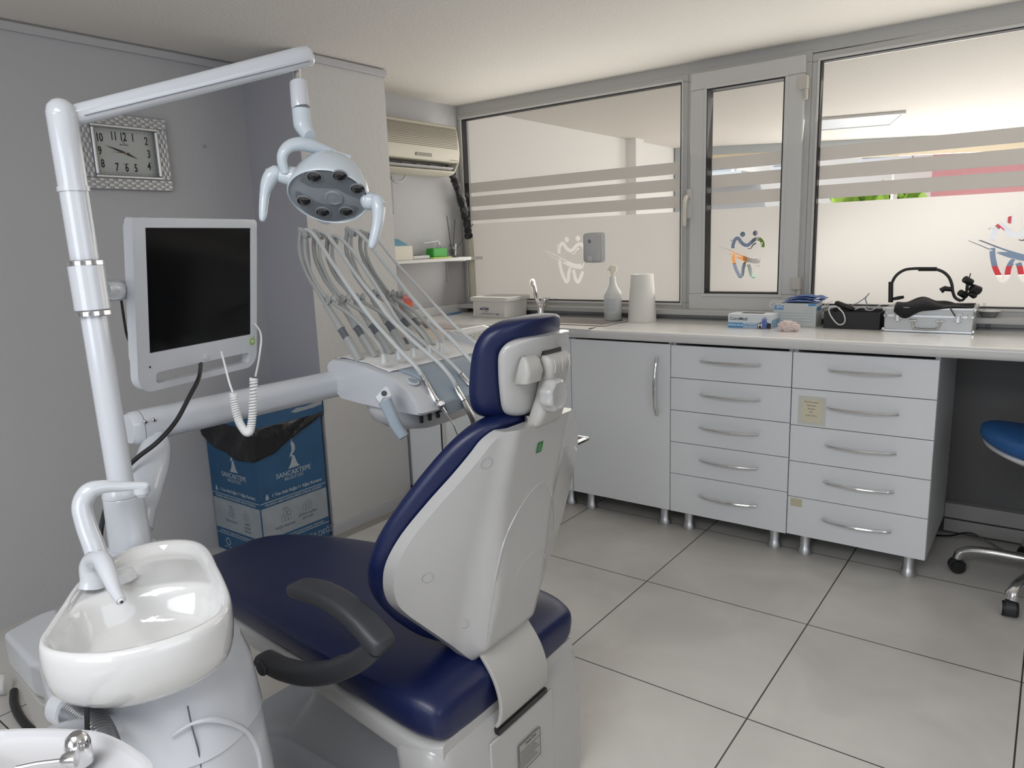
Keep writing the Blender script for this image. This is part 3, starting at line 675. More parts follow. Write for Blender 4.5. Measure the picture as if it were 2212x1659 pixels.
# head
hc = at(*zl(628, 1225), d=1.46)
back = (CAM-hc).normalized(); dn = Vector((0, 0, -1)); dn = (dn-back*dn.dot(back)).normalized(); rt = dn.cross(back).normalized()
if rt.dot(CR) < 0: rt = -rt
tl = math.radians(12); ax = (rt*math.cos(tl)+dn*math.sin(tl)).normalized(); mi = (dn*math.cos(tl)-rt*math.sin(tl)).normalized()
ph = math.radians(47); fn = (back*math.cos(ph)+mi*math.sin(ph)).normalized()
bx = fn.cross(ax).normalized()
if bx.dot(mi) < 0: bx = -bx      # towards image bottom
k = 1.46/1568.89/3.6875
def hl(dx, dy, h=0.0):
    """offset measured on the photo's lamp face -> point on the face plane"""
    v = rt*dx*k+dn*dy*k
    u = v.dot(ax); w = v.dot(mi)/math.cos(ph)
    return hc+ax*u+bx*w+fn*h
SA, SB = 322*k, 322*k*.93
R = []
for s, h in ((.02, -.098), (.25, -.096), (.45, -.089), (.62, -.077), (.76, -.062), (.87, -.044), (.95, -.024), (.99, -.009), (1.0, 0), (.995, .004), (.97, .006), (.955, .004), (.95, .001)):
    R.append([hc+ax*math.cos(t)*SA*s+bx*math.sin(t)*SB*s+fn*h for t in [2*PI*i/56 for i in range(56)]])
hd = obj('lamp_head', rings(NB(), R, True, False), M['cool'], L, angle=60)
obj('face_plate', rings(NB(), [[hc+ax*math.cos(t)*SA*s+bx*math.sin(t)*SB*s+fn*h for t in [2*PI*i/56 for i in range(56)]] for s, h in ((.956, -.002), (.956, .0012), (.5, .0035), (.01, .0045))]), mat('face_plate_grey', (.27, .30, .32), .18, coat=.6), L)
def blob(pts, h, n=4): return prism(NB(), [(p[0], p[1]) for p in sm(pts, n, True)], lambda a, b, d: tuple(hl(a, b, d)), h, h+.0012)
wm = mat('smoked_lens_window', (.17, .19, .205), .08, coat=1.0)
obj('lens_window', blob([(-200, -135), (-130, -175), (0, -190), (140, -150), (250, -60), (290, 10), (240, 15), (140, -25), (80, -62), (0, -72), (-110, -82), (-170, -105)], .0040), wm, L)
obj('lens_window', blob([(-250, -40), (-190, -20), (-100, 30), (0, 62), (110, 62), (200, 80), (215, 110), (140, 165), (40, 190), (-80, 175), (-190, 110), (-245, 35)], .0040), wm, L)
led = mat('led_dark', (.02, .02, .022), .06, coat=1.0); lring = mat('led_ring', (.25, .27, .29), .3)
for dx, dy in ((-93, -157), (99, -160), (229, -60), (-191, 22), (-53, 115), (132, 115)):
    l = obj('led_lens', lathe(NB(), [(.0135, 0), (.0135, .003), (.0115, .0045), (.006, .006), (.0003, .0065)], hl(dx, dy, .0040), fn, 28), led, L)
    sub(l, 'lens_ring', lathe(NB(), [(.0152, 0), (.0152, .0028), (.0138, .0032), (.0136, .001)], hl(dx, dy, .0042), fn, 28), lring)
obj('centre_button', lathe(NB(), [(.0185, 0), (.0180, .003), (.0145, .0035), (.0142, .0022), (.001, .0028)], hl(40, 7, .004), fn, 32), bpy.data.materials['face_plate_grey'], L)
sn = obj('sensor', lathe(NB(), [(.018, 0), (.016, .006), (.01, .009), (.001, .010)], hl(-60, 205, -.006), fn, 24, .9, .5), M['cool'], L)
# handles
for pts, rr, piv in (([(200, 1040), (170, 1070), (140, 1130), (118, 1210), (108, 1300), (103, 1380), (100, 1408)], [.0135, .0150, .0135, .0100, .0088, .0078, .0066], (( 380, 1080), (305, 1068), (205, 1050))),
                     ([(1010, 1268), (1022, 1320), (1020, 1400), (1008, 1480), (992, 1550), (978, 1600), (972, 1622)], [.0130, .0140, .0122, .0108, .0100, .0090, .0076], ((905, 1262), (950, 1268), (1000, 1274)))):
    d = 1.44 if pts[0][0] < 500 else 1.46
    sp = sm([tuple(at(*zl(*q), d=d))+(r,) for q, r in zip(pts, rr)], 6)
    h = obj('handle', tube(NB(), [s[:3] for s in sp], [s[3] for s in sp], 20, rnd=True), M['cool'], L, angle=60)
    a, b, c = [at(*zl(*q), d=d+.01) for q in piv]
    obj('pivot_collar', tube(NB(), [a, b], [.0195, .0190] if d < 1.45 else [.0165, .0170], 28), M['gloss'], L, bevel=.002)
    sub(h, 'handle_root', tube(NB(), [b, c], [.0185, .0155], 24, rnd=True), M['cool'])
    q = at(*zl(*((150, 1025) if d < 1.45 else (1055, 1298))), d=d-.005)
    obj('wing_screw', tube(NB(), [q-ax*.006, q+ax*.006], .0032, 10), M['alu'], L)

# ================================================================ MONITOR on the post
Mn = thing('monitor', 'white-framed flat monitor with black screen mounted on the post', 'monitor', at(430, 660, d=1.56))
mc = Vector((-1.4717, .8562, 1.2132)); ex = Vector((-.2589, .9659, .0037)).normalized(); ez = Vector((.1271, .0303, .9914)); ez = (ez-ex*ez.dot(ex)).normalized(); ey = ez.cross(ex)  # ey points away from the viewer
if ey.dot(CF) < 0: ey = -ey
W_, H_ = .3418, .3457
def mp(a, b, d): return tuple(mc+ex*a+ez*b+ey*d)
def mpx(px, py):
    v = at(px, py, d=1)-CAM; t = (mc-CAM).dot(ey)/v.dot(ey); p = CAM+v*t-mc; return (p.dot(ex), p.dot(ez))
out = []
w, h = W_/2, H_/2
def corner(cx, cy, r, a0, n=7): return [(cx+r*math.cos(math.radians(a0+90*i/n)), cy+r*math.sin(math.radians(a0+90*i/n))) for i in range(n+1)]
OL = corner(w-.010, h-.010, .010, 0)+corner(-w+.010, h-.010, .010, 90)+corner(-w+.035, -h+.035, .035, 180)+corner(w-.035, -h+.035, .035, 270)
sx0, sz1 = mpx(314, 492); sx1, sz0 = mpx(543, 720); _, sz0b = mpx(325, 766)
sz0 = (sz0+sz0b)/2
g0 = mpx(336, 826); g1 = mpx(538, 768)
hx0, hx1, hz0, hz1 = g0[0]+.002, g1[0], min(g0[1], g1[1])-.004, max(g0[1], g1[1])
hz1 = hz0+.024
def rr_loop(x0, x1, y0, y1, r): return rrect(x1-x0, y1-y0, r, 4, (x0+x1)/2, (y0+y1)/2)
fb2 = fill2d([OL, rr_loop(sx0, sx1, sz0, sz1, .001), rr_loop(hx0, hx1, hz0, hz1, .008)], lambda a, b: mp(a, b, 0))
bezel = obj('bezel', fb2, M['gloss'], Mn, smooth=False)
sl = bezel.modifiers.new('thick', 'SOLIDIFY'); sl.thickness = .020; sl.offset = 1
bezel.data.update()
n0 = bezel.data.polygons[0].normal
sl.offset = -1 if n0.dot(-ey) > 0 else 1
bv = bezel.modifiers.new('bev', 'BEVEL'); bv.width = .003; bv.segments = 3; bv.limit_method = 'ANGLE'; bv.angle_limit = math.radians(50)
obj('screen', prism(NB(), rect(sx0+.0005, sx1-.0005, sz0+.0005, sz1-.0005), mp, .003, .008), M['screen'], Mn, smooth=False)
bh = hz1+.012
obj('back_shell', rings(NB(), [[mp(a, b, d) for a, b in rrect((w-i)*2, (h-bh)-2*i, .012, 4, 0, (h+bh)/2)] for i, d in ((.006, .020), (.008, .032), (.03, .045))]), M['pla'], Mn)
c = mpx(445, 771)
obj('power_button', prism(NB(), circ(c[0], c[1], .0075, 28), mp, -.0022, .001), M['gloss'], Mn, bevel=.0008)
obj('button_ring', rings(NB(), [[mp(c[0]+math.cos(t)*r, c[1]+math.sin(t)*r, d) for t in [2*PI*i/28 for i in range(28)]] for r, d in ((.0048, -.0023), (.0048, -.0028), (.0040, -.0028), (.0040, -.0024))]), M['pla'], Mn)
c = mpx(324, 793); obj('sensor_dot', prism(NB(), circ(c[0], c[1], .0022, 16), mp, -.0006, .001), M['black'], Mn, smooth=False)
c = mpx(545, 737)
gm2 = mat('sticker_green', (.25, .45, .03), .5)
ap = [(0, -.009), (.0055, -.008), (.008, 0), (.006, .006), (.001, .0055), (-.001, .0055), (-.006, .006), (-.008, 0), (-.0055, -.008)]
lg = obj('apple_sticker', prism(NB(), [(c[0]+a, c[1]+b) for a, b in sm(ap, 4, True)], mp, -.0006, .0005), gm2, Mn, smooth=False)
tp = [(-.004, .003), (-.002, .0035), (0, .0025), (.002, .0035), (.004, .003), (.0035, -.001), (.002, -.0055), (.001, -.002), (-.001, -.002), (-.002, -.0055), (-.0035, -.001)]
sub(lg, 'tooth_mark', prism(NB(), [(c[0]+a, c[1]+b) for a, b in sm(tp, 3, True)], mp, -.0010, 0), M['white'], smooth=False)
lf = [(.000, .006), (.003, .010), (.006, .011), (.004, .007)]
sub(lg, 'leaf_mark', prism(NB(), [(c[0]+a, c[1]+b) for a, b in lf], mp, -.0008, 0), gm2, smooth=False)
# mount arm from the collar
P = [pz(1.262)+Vector((0, 0, 0)), at(232, 628, d=1.34), at(262, 626, d=1.46), at(300, 626, d=1.545)]
obj('mount_arm', tube(NB(), [P[1]-(P[1]-P[0])*.35, P[1], P[2], P[3]], [.016, .0205, .021, .018], 28), M['gloss'], Mn)
obj('mount_block', B(*(lambda p: (p.x-.03, p.x+.03, p.y-.02, p.y+.02, p.z-.035, p.z+.035))(Vector(mp(-.04, .02, .062)))), M['gloss'], Mn, bevel=.006)
bp = Vector(mp(w+.001, -.02, .03))
# cables
P = [at(262, 648, d=1.50), at(268, 690, d=1.52), at(276, 730, d=1.55), at(298, 775, d=1.58)]
tag(obj('monitor_cable', tube(NB(), sm([p.to_tuple() for p in P], 6), .0028, 8), M['black']), 'thin black cable curving down behind the left edge of the monitor', 'cable')
P = [mp(*mpx(443, 782), .012), at(430, 815, d=1.53), at(410, 855, d=1.50), at(380, 910, d=1.47), at(340, 955, d=1.44), at(295, 990, d=1.42), at(262, 1025, d=1.41), at(235, 1080, d=1.40), at(218, 1145, d=1.39), at(215, 1230, d=1.38)]
tag(obj('power_cable', tube(NB(), sm([tuple(p) for p in P], 6), .0046, 10), M['black']), 'thick black cable running from the monitor down behind the post', 'cable')
# camera handset clipped on the monitor's right side with its coiled cord
ic = thing('intraoral_camera', 'slim white camera handset clipped behind the monitor with a coiled cord', 'camera', mp(w, 0, .03))
obj('holder', tube(NB(), [mp(w+.006, -.005, .028), mp(w+.006, -.055, .028)], .0085, 16, rnd=True), M['shell'], ic)
obj('handset', tube(NB(), [mp(w+.004, .10, .030), mp(w+.005, -.02, .030)], [.0055, .007], 16, rnd=True), M['gloss'], ic)
obj('handset_stripe', tube(NB(), [mp(w+.0105, .09, .033), mp(w+.0115, .0, .033)], .0022, 8), M['boxb'], ic)
P = [mp(w+.006, -.06, .028), at(563, 720, d=1.70), at(560, 770, d=1.68), at(552, 812, d=1.62)]
obj('cord', tube(NB(), sm([tuple(p) for p in P], 6), .0022, 8), M['white'], ic)
P = [at(478, 760, d=1.58), at(486, 790, d=1.56), at(495, 825, d=1.55), at(503, 848, d=1.545)]
obj('cord', tube(NB(), sm([tuple(p) for p in P], 6), .0022, 8), M['white'], ic)
cpath = [Vector(p) for p in sm([tuple(at(*q, d=1.56)) for q in ((505, 850), (508, 880), (517, 912), (531, 933), (540, 930), (545, 900), (547, 860), (548, 818))], 30)]
F_ = frames(cpath); turns = 46; pts = []
tot = len(F_)-1
for i in range(turns*12+1):
    t = i/(turns*12)*tot; j = min(int(t), tot-1); fr = t-j
    p = F_[j][0].lerp(F_[j+1][0], fr); a = i/12*2*PI
    pts.append(p+F_[j][2]*math.cos(a)*.0068+F_[j][3]*math.sin(a)*.0068)
obj('coiled_cord', tube(NB(), pts, .0024, 6), M['white'], ic)
# ================================================================ INSTRUMENT CONSOLE (delivery tray) on its arm
K = thing('instrument_console', 'white and slate instrument console hung on a horizontal arm over the seat', 'dental console', (-1.35, 1.45, .95))
Y0, Y1 = 1.20, 1.78
# arm along the room, its end joint and the sloping link down to the unit
cyl = [(-1.50+x, z+.966) for x, z in rrect(.058, .070, .028, 8)]
bm = NB(); rings(bm, [[(x, y, z) for x, z in [(-1.50+(a+1.50)*s, .966+(b-.966)*s) for a, b in cyl]] for y, s in ((.678, .55), (.6785, .86), (.686, .97), (.70, 1.0), (1.15, 1.0), (1.30, 1.0))])
sa = obj('support_arm', bm, M['gloss'], K, angle=50)
sub(sa, 'end_seam', rings(NB(), [[(-1.50+(a+1.50)*s, y, .966+(b-.966)*s) for a, b in cyl] for y, s in ((.700, 1.002), (.7015, 1.002))]), mat('seam_dark', (.2, .2, .2), .6))
for px, py in ((313, 911), (332, 907)):
    p = at(px, py, x=-1.470); sub(sa, 'screw', lathe(NB(), [(.0045, 0), (.004, .002), (.0005, .003)], p, (1, 0, 0), 16), M['chrome'])
p0 = at(333, 922, x=-1.49); 
obj('joint_pin', tube(NB(), [p0+Vector((0, 0, .01)), p0-Vector((0, 0, .014))], .0165, 28), M['chrome'], K)
zz = Zf(220, 900, 5.53)
dl = (p0-CAM).dot(CF)
P = [at(*zz(620, 190), d=dl), at(*zz(640, 260), d=dl), at(*zz(640, 380), d=dl-.01), at(*zz(585, 600), d=dl-.04), at(*zz(500, 850), d=dl-.07), at(*zz(430, 1100), d=dl-.09), at(*zz(400, 1350), d=dl-.11)]
rr = [.018, .024, .030, .034, .036, .034, .032]
sp = sm([tuple(p)+(q,) for p, q in zip(P, rr)], 5)
obj('link_arm', tube(NB(), [s[:3] for s in sp], [s[3] for s in sp], 28), M['gloss'], K, angle=60)
# main housing: side profile extruded along the room, rounded upper rim
PR = [(-1.507, 1.012), (-1.497, 1.026), (-1.481, 1.032), (-1.43, 1.030), (-1.364, 1.022), (-1.30, 1.008), (-1.255, .994), (-1.22, .972), (-1.200, .951), (-1.185, .926), (-1.190, .920), (-1.25, .921), (-1.317, .924), (-1.393, .928), (-1.459, .934), (-1.475, .945)]
cxm = sum(p[0] for p in PR)/len(PR); czm = sum(p[1] for p in PR)/len(PR)
bm = NB(); R = []
for y, i in ((Y0, .012), (Y0, .0), (Y0+.004, -.004), (Y0+.012, -.006), (Y1-.012, -.006), (Y1-.002, -.004), (Y1, .01)):
    R.append([(x+(cxm-x)*i/.08*.5 if abs(i) > 0 else x, y, z+(czm-z)*i/.05*.5) for x, z in PR])
hs = obj('housing', rings(bm, R), M['gloss'], K, angle=40)
# slate front panel, slightly proud of the slope, from Y0+.1
def slope(x):
    for (a, za), (b, zb) in zip(PR[3:10], PR[4:11]):
        if min(a, b) <= x <= max(a, b): return za+(zb-za)*(x-a)/(b-a)
    return PR[9][1]
FL = [(-1.29, Y0+.055), (-1.27, Y0+.048), (-1.235, Y0+.055), (-1.205, Y0+.062), (-1.183, Y0+.070)]
xs = [-1.295, -1.28, -1.26, -1.24, -1.22, -1.205, -1.195, -1.186]
bm = NB(); n = 24; top = []
for j in range(n+1):
    row = []
    for i, x in enumerate(xs):
        ys = Y0+.050+.030*((x+1.295)/.11)**1.2
        y = ys+(Y1-.006-ys)*j/n
        row.append(bm.verts.new((x, y, slope(x)+.0075+.003*math.sin(PI*(x+1.295)/.11))))
    row.append(bm.verts.new((-1.176, row[-1].co.y, .935))); row.append(bm.verts.new((-1.178, row[-1].co.y, .906))); row.append(bm.verts.new((-1.21, row[-1].co.y, .905)))
    top.append(row)
for j in range(n):
    for i in range(len(top[0])-1): bm.faces.new((top[j][i], top[j+1][i], top[j+1][i+1], top[j][i+1]))
fp = obj('front_panel', bm, M['slate'], K, angle=40); s_ = fp.modifiers.new('t', 'SOLIDIFY'); s_.thickness = .006; s_.offset = -1 if fp.data.polygons[0].normal.z > 0 else 1
# gauge
g = Vector((-1.238, Y0+.040, slope(-1.238)+.005)); gn = Vector((.42, 0, .91)).normalized()
ga = obj('gauge', lathe(NB(), [(.0165, 0), (.0165, .003), (.0135, .0045), (.0115, .0040), (.0112, -.002), (.001, -.002)], g, gn, 32), M['gloss'], K)
sub(ga, 'dial', lathe(NB(), [(.0110, .0), (.0110, .0012), (.0001, .0012)], g, gn, 28), mat('dial_grey', (.35, .36, .36), .3))
sub(ga, 'dial_ring', lathe(NB(), [(.0118, .0040), (.0116, .0046), (.0106, .0044), (.0104, .001)], g, gn, 28), M['slate'])
sub(ga, 'needle', tube(NB(), [g+gn*.002+Vector((0, -.006, 0)), g+gn*.002+Vector((.004, .005, -.002))], .0006, 6), M['ink'])
# handle at the near end
z3 = Zf(700, 700, 5.82)
dh = 1.66
hb = [(635, 920), (700, 850), (760, 780), (810, 790), (860, 905), (830, 930), (750, 935), (700, 1010)]
vv = CF
def hp3(a, b, d): return tuple(at(*z3(a, b), d=dh+d))
obj('handle_bracket', prism(NB(), hb, lambda a, b, d: hp3(a, b, d), 0, .034), M['gloss'], K, bevel=.003, seg=3)
obj('bracket_hole', prism(NB(), circ(755, 872, 36, 24), lambda a, b, d: hp3(a, b, d), -.0012, .004), M['black'], K, smooth=False)
P = [(765, 965), (800, 1040), (840, 1130), (885, 1230), (935, 1320), (985, 1390), (1010, 1430)]
sp = sm([hp3(a, b, .016) for a, b in P], 5)
F_ = frames(sp); R = []
for i, (p, t, s, u) in enumerate(F_):
    q = i/(len(F_)-1); wv = .0185-.004*q; hv = .0165-.002*q
    if q > .95: wv *= .7; hv *= .7
    rtv = CR; up2 = t.cross(rtv).normalized(); sd = up2.cross(t).normalized()
    R.append([Vector(p)+sd*a+up2*b for a, b in rrect(2*wv*.78, 2*hv, .006, 4)])
obj('grip', rings(NB(), R), M['slate'], K, angle=50)
# belly and rubber stops under the housing
bm = rings(NB(), [[(-1.33+a, 1.385+b, z) for a, b in rrect(w, h, min(w, h)*.4, 6)] for z, w, h in ((.935, .20, .34), (.905, .20, .34), (.880, .19, .32), (.860, .15, .26), (.848, .10, .16), (.846, .05, .08))])
obj('belly', bm, M['pla'], K, angle=60)
for px in (912, 930, 948):
    p = at(px, 893-(px-912)*.19, x=-1.195)
    obj('rubber_stop', lathe(NB(), [(.0058, 0), (.0052, -.022), (.004, -.023)], (p.x-.004, p.y, .918), seg=16), M['black'], K)
# disposable sheet over the top
bm = NB(); random.seed(5); nx, ny = 26, 60; g_ = []
for j in range(ny+1):
    row = []
    for i in range(nx+1):
        x = -1.488+(.193 if j > 6 else .193)*i/nx; y = Y0+.018+(.42)*j/ny
        x += .0015*math.sin(y*31); wr = .0013*math.sin(x*75+y*50)+.0010*math.sin(y*90-x*60)+.0004*random.random()
        z = (1.030 if x < -1.43 else slope(x))+.0062+max(0, wr)
        row.append(bm.verts.new((x, y, z)))
    g_.append(row)
for j in range(ny):
    for i in range(nx): bm.faces.new((g_[j][i], g_[j+1][i], g_[j+1][i+1], g_[j][i+1]))
sh = obj('cover_sheet', bm, M['paper']); s_ = sh.modifiers.new('t', 'SOLIDIFY'); s_.thickness = .0008
tag(sh, 'crumpled white disposable sheet spread over the top of the instrument console', 'protective sheet')
# key panel at the far end
zc = Zf(840, 660, 8.848)
kp = [at(*zc(1290, 640), x=-1.44), at(*zc(1890, 530), x=-1.44)]
y_a, y_b = kp[0].y, kp[1].y
bm = NB(); prism(bm, [(-1.455, 1.030), (-1.455, 1.058), (-1.44, 1.062), (-1.33, 1.035), (-1.31, 1.015)], lambda a, b, d: (a, d, b), 1.60, 1.775)
kpn = obj('key_panel', bm, M['gloss'], K, bevel=.004)
def kq(u, v, h=.001): return (-1.44+.11*u, 1.612+.15*v, 1.062-.027*u+h)
sub(kpn, 'key_membrane', prism(NB(), [(.45, .02), (.96, .02), (.96, .98), (.45, .98)], lambda a, b, d: kq(a, b, d), .0003, .0012), mat('membrane_grey', (.50, .51, .47), .35), smooth=False)
for i in range(3):
    for j in range(6):
        sub(kpn, 'key', prism(NB(), rect(.52+.14*i, .60+.14*i, .08+.15*j, .17+.15*j), lambda a, b, d: kq(a, b, d), .0012, .0018), mat('key_grey', (.30, .31, .27), .5) if not (i or j) else bpy.data.materials['key_grey'], smooth=False)
sub(kpn, 'display_frame', prism(NB(), [(.06, .04), (.40, .04), (.40, .96), (.06, .96)], lambda a, b, d: kq(a, b, d), .0003, .001), M['pla'], smooth=False)
sub(kpn, 'display_field', prism(NB(), [(.09, .06), (.37, .06), (.37, .94), (.09, .94)], lambda a, b, d: kq(a, b, d), .001, .0014), M['white'], smooth=False)
# whips: six sprung arms standing on the rear edge, each in its own vertical plane
z2 = Zf(630, 470, 5.35)
YS = [1.226, 1.281, 1.336, 1.391, 1.446, 1.500]
BASE = [(755, 1590), (935, 1558), (1115, 1523), (1285, 1492), (1470, 1455), (1590, 1430)]
KNEE = [(395, 1000), (570, 985), (745, 975), (940, 940), (1110, 905), (1225, 940)]
PUL = [(455, 940), (625, 930), (795, 920), (985, 872), (1145, 878), (1250, 893)]
UP = {0: [(108, 150), (92, 330), (120, 500), (205, 700), (300, 850)], 1: [(265, 170), (258, 340), (285, 500), (370, 690), (465, 830)],
      2: [(420, 235), (408, 380), (435, 520), (520, 690), (640, 830)], 3: [(645, 140), (630, 320), (650, 450), (715, 630), (830, 800)],
      4: [(805, 170), (795, 330), (830, 470), (905, 620), (1010, 770)]}
def flatbar(pts, w, h, n=4):
    """bar of rounded-rectangle section: w across the console (Y), h in the swing plane"""
    sp = [Vector(p) for p in sm([tuple(p) for p in pts], n)]; R = []
    for i, p in enumerate(sp):
        t = (sp[min(i+1, len(sp)-1)]-sp[max(i-1, 0)]).normalized(); sd = Vector((0, 1, 0)); u = t.cross(sd).normalized()
        q = i/(len(sp)-1)
        W = w[0]+(w[1]-w[0])*q if isinstance(w, tuple) else w; Hh = h[0]+(h[1]-h[0])*q if isinstance(h, tuple) else h
        R.append([p+sd*a+u*b for a, b in rrect(W, Hh, min(W, Hh)*.3, 3)])
    return rings(NB(), R)
for i, y in enumerate(YS):
    b_ = at(*z2(*BASE[i]), y=y); k_ = at(*z2(*KNEE[i]), y=y)
    v = k_-b_
    lo = obj('whip_arm', flatbar([k_, k_-v*.30, k_-v*.50], (.0155, .0185), (.013, .021)), M['whip'], K, angle=50)
    sub(lo, 'bellows', flatbar([k_-v*.48, k_-v*.72], .0150, .0175), M['whipd'])
    sub(lo, 'socket', flatbar([k_-v*.68, k_-v*.9, b_+Vector((0, 0, -.002)), b_+v.normalized()*-.018], .0190, (.022, .020)), M['whip'])
    if i in UP:
        P = [at(*z2(*q), y=y) for q in UP[i]]+[k_]
        ua = obj('whip_arm', flatbar(P, .0105, (.011, .010), 6), M['whip'], K, angle=50)
        tp = P[0]
        sub(ua, 'hook', flatbar([tp+Vector((-.004, 0, .004)), tp+Vector((.004, .004, -.002)), tp+Vector((.014, .008, -.012))], .0125, .012, 3), M['whip'])
        sub(ua, 'pulley', lathe(NB(), [(.0095, -.009), (.0105, -.007), (.0055, -.003), (.0055, .003), (.0105, .007), (.0095, .009)], tp+Vector((.016, .006, -.010)), (0, 1, 0), 20), M['whip'])
    pp = at(*z2(*PUL[i]), y=y+.004)
    sub(lo, 'pulley', lathe(NB(), [(.0105, -.010), (.0115, -.008), (.006, -.003), (.006, .003), (.0115, .008), (.0105, .010)], pp, (.25, .95, 0), 20), M['whip'])
    sub(lo, 'hook', flatbar([k_, pp+Vector((-.006, -.006, -.010)), pp+Vector((0, -.006, .002))], .009, .010, 3), M['whip'])
# handpieces with their hoses
HO = [(760, 480), (945, 435), (1140, 400), (1335, 365), (1490, 330)]   # hose outlets on the sheet (z3)
FR = [
 ([(160, 140), (240, 180), (330, 305), (430, 465), (560, 660), (700, 865), (850, 1075), (1000, 1260)], [(1000, 380), (1100, 480), (1180, 570), (1230, 650)]),
 ([(320, 160), (405, 195), (480, 290), (600, 450), (700, 600), (850, 800), (1000, 980), (1130, 1160)], [(1130, 220), (1310, 375), (1430, 480), (1540, 600), (1620, 710), (1655, 790)]),
 ([(480, 205), (550, 232), (640, 315), (740, 435), (850, 600), (1000, 830), (1120, 1020)], [(960, 0), (1100, 110), (1260, 235), (1420, 350), (1580, 480), (1720, 625)]),
 ([(690, 140), (760, 165), (860, 260), (1000, 435), (1200, 690), (1400, 935)], [(1400, 0), (1600, 190), (1800, 410), (1900, 530), (1970, 620)]),
 ([(870, 165), (930, 190), (990, 250), (1200, 515), (1400, 735)], [(1620, 0), (1780, 140), (1900, 240), (2010, 320), (2080, 370)]),
]
LB = ['silver air-water syringe with thin bent tip, nearest of the console handpieces', 'steel handpiece hanging over the slate panel edge, second from the near end', 'short chrome hose connector lying free on the slate panel',
      'grey handpiece hose vanishing behind the headrest, the lower of the two', 'thin grey handpiece hose furthest along the console, passing the key panel']
def on_top(q, lift):
    for kk in range(900):
        p = at(*q, d=1.3+kk*.0015)
        if -1.49 < p.x < -1.17 and p.z < slope(p.x)+lift and p.y > Y0-.05: return p
    return at(*q, d=1.9)
def near(q, e):
    p = on_top(q, .014)
    return p if abs(p.y-e.y) < .06 and p.x < -1.172 else at(*q, y=e.y+.004)
YE = [on_top(z3(*B_[-1]), l_).y for (A_, B_), l_ in zip(FR, (.020, .022, .021, .026, .030))]
for i, (A, Bq) in enumerate(FR):
    y = YS[i]; t = thing('handpiece', LB[i], 'dental handpiece', at(*z2(*UP[i][0]), y=y), 'handpieces on the instrument console')
    n1, n2 = len(A), len(Bq); tot = n1+n2
    P = [at(*z2(*q), y=y+.006+(YE[i]-y-.006)*(j/(tot-1))**1.3) for j, q in enumerate(A)]+[at(*z3(*q), y=y+.006+(YE[i]-y-.006)*((j+n1)/(tot-1))**1.3) for j, q in enumerate(Bq)]
    sp = sm([tuple(p) for p in P], 5); r0 = .0052 if i < 4 else .0040
    obj('hose', tube(NB(), sp, r0, 14), M['hose'], t, angle=70)
    # run from the outlet up to the knee pulley and along the whip
    o_ = at(*z3(*HO[i]), z=1.036); m_ = at(*z2(*PUL[i]), y=y+.004)
    run = [o_+Vector((0, 0, -.002)), o_+Vector((-.004, 0, .022)), o_+Vector((-.022, -.004, .052)), o_.lerp(m_, .62)+Vector((.012, 0, .012)), m_+Vector((.004, .004, -.012))]
    up = [at(*z2(q[0]+62, q[1]+(30 if j else 60)), y=y+.004) for j, q in enumerate(UP[i])][::-1]
    run += up[:-1]+[P[0]]
    obj('hose', tube(NB(), sm([tuple(p) for p in run], 5), [.0062]*5+[.0050]*200 if False else .0050, 12), M['hose'] if i > 9 else M['whip'], t, angle=70)
    obj('hose_boot', lathe(NB(), [(.011, 0), (.0105, .004), (.0075, .012), (.0056, .022)], o_+Vector((0, 0, -.002)), (-.1, 0, 1), 18), M['hose'], t)
    e = P[-1]
    if i == 0:
        q = [e]+[near(z3(a, b), e) for k, (a, b) in enumerate([(1290, 760), (1350, 870), (1410, 970), (1455, 1030)])]; eL = q[-1]
        body_ = obj('syringe_body', tube(NB(), sm([tuple(p) for p in q], 4), [.0062]*4+[.0072]*8+[.0082]*5, 18), M['chrome'], t)
        b1 = at(*z3(1465, 1010), y=eL.y-.006); sub(body_, 'button', lathe(NB(), [(.010, 0), (.010, .006), (.006, .010)], b1, (.6, -.6, .4), 20), M['alu'])
        a_, c_ = at(*z3(1480, 1060), y=eL.y+.002), at(*z3(1535, 1130), y=eL.y+.006)
        sub(body_, 'nozzle', tube(NB(), [a_, a_.lerp(c_, .5), c_], [.0062, .0045, .0042], 14), M['chrome'])
        q = [c_]+[at(*z3(a, b), y=eL.y+.010+.006*k) for k, (a, b) in enumerate([(1580, 1195), (1630, 1270), (1655, 1340), (1680, 1395)])]
        obj('tip', tube(NB(), sm([tuple(p) for p in q], 4), .0014, 8), M['steel'], t)
    elif i == 1:
        q = [e]+[near(z3(a, b), e) for k, (a, b) in enumerate([(1700, 880), (1750, 965)])]
        obj('coupling', tube(NB(), q, [.0068, .0085, .0080], 18), M['chrome'], t)
        q = [q[-1]]+[at(*z3(a, b), y=q[-1].y+.004+.006*k) for k, (a, b) in enumerate([(1800, 1060), (1850, 1150), (1880, 1230), (1890, 1300)])]
        obj('handpiece_body', tube(NB(), sm([tuple(p) for p in q], 4), .0078, 18), M['steel'], t)
    elif i == 2:
        q = [e, near(z3(1760, 685), e), near(z3(1828, 762), e)]
        c_ = obj('coupling', tube(NB(), q, [.0062, .0072, .0078], 20), M['chrome'], t)
        dv = (q[2]-q[1]).normalized(); sub(c_, 'coupling_face', tube(NB(), [q[2], q[2]+dv*.0006], .0066, 20), M['black']); sub(c_, 'coupling_pin', tube(NB(), [q[2]+dv*.0005, q[2]+dv*.003], .003, 12), M['chrome'])
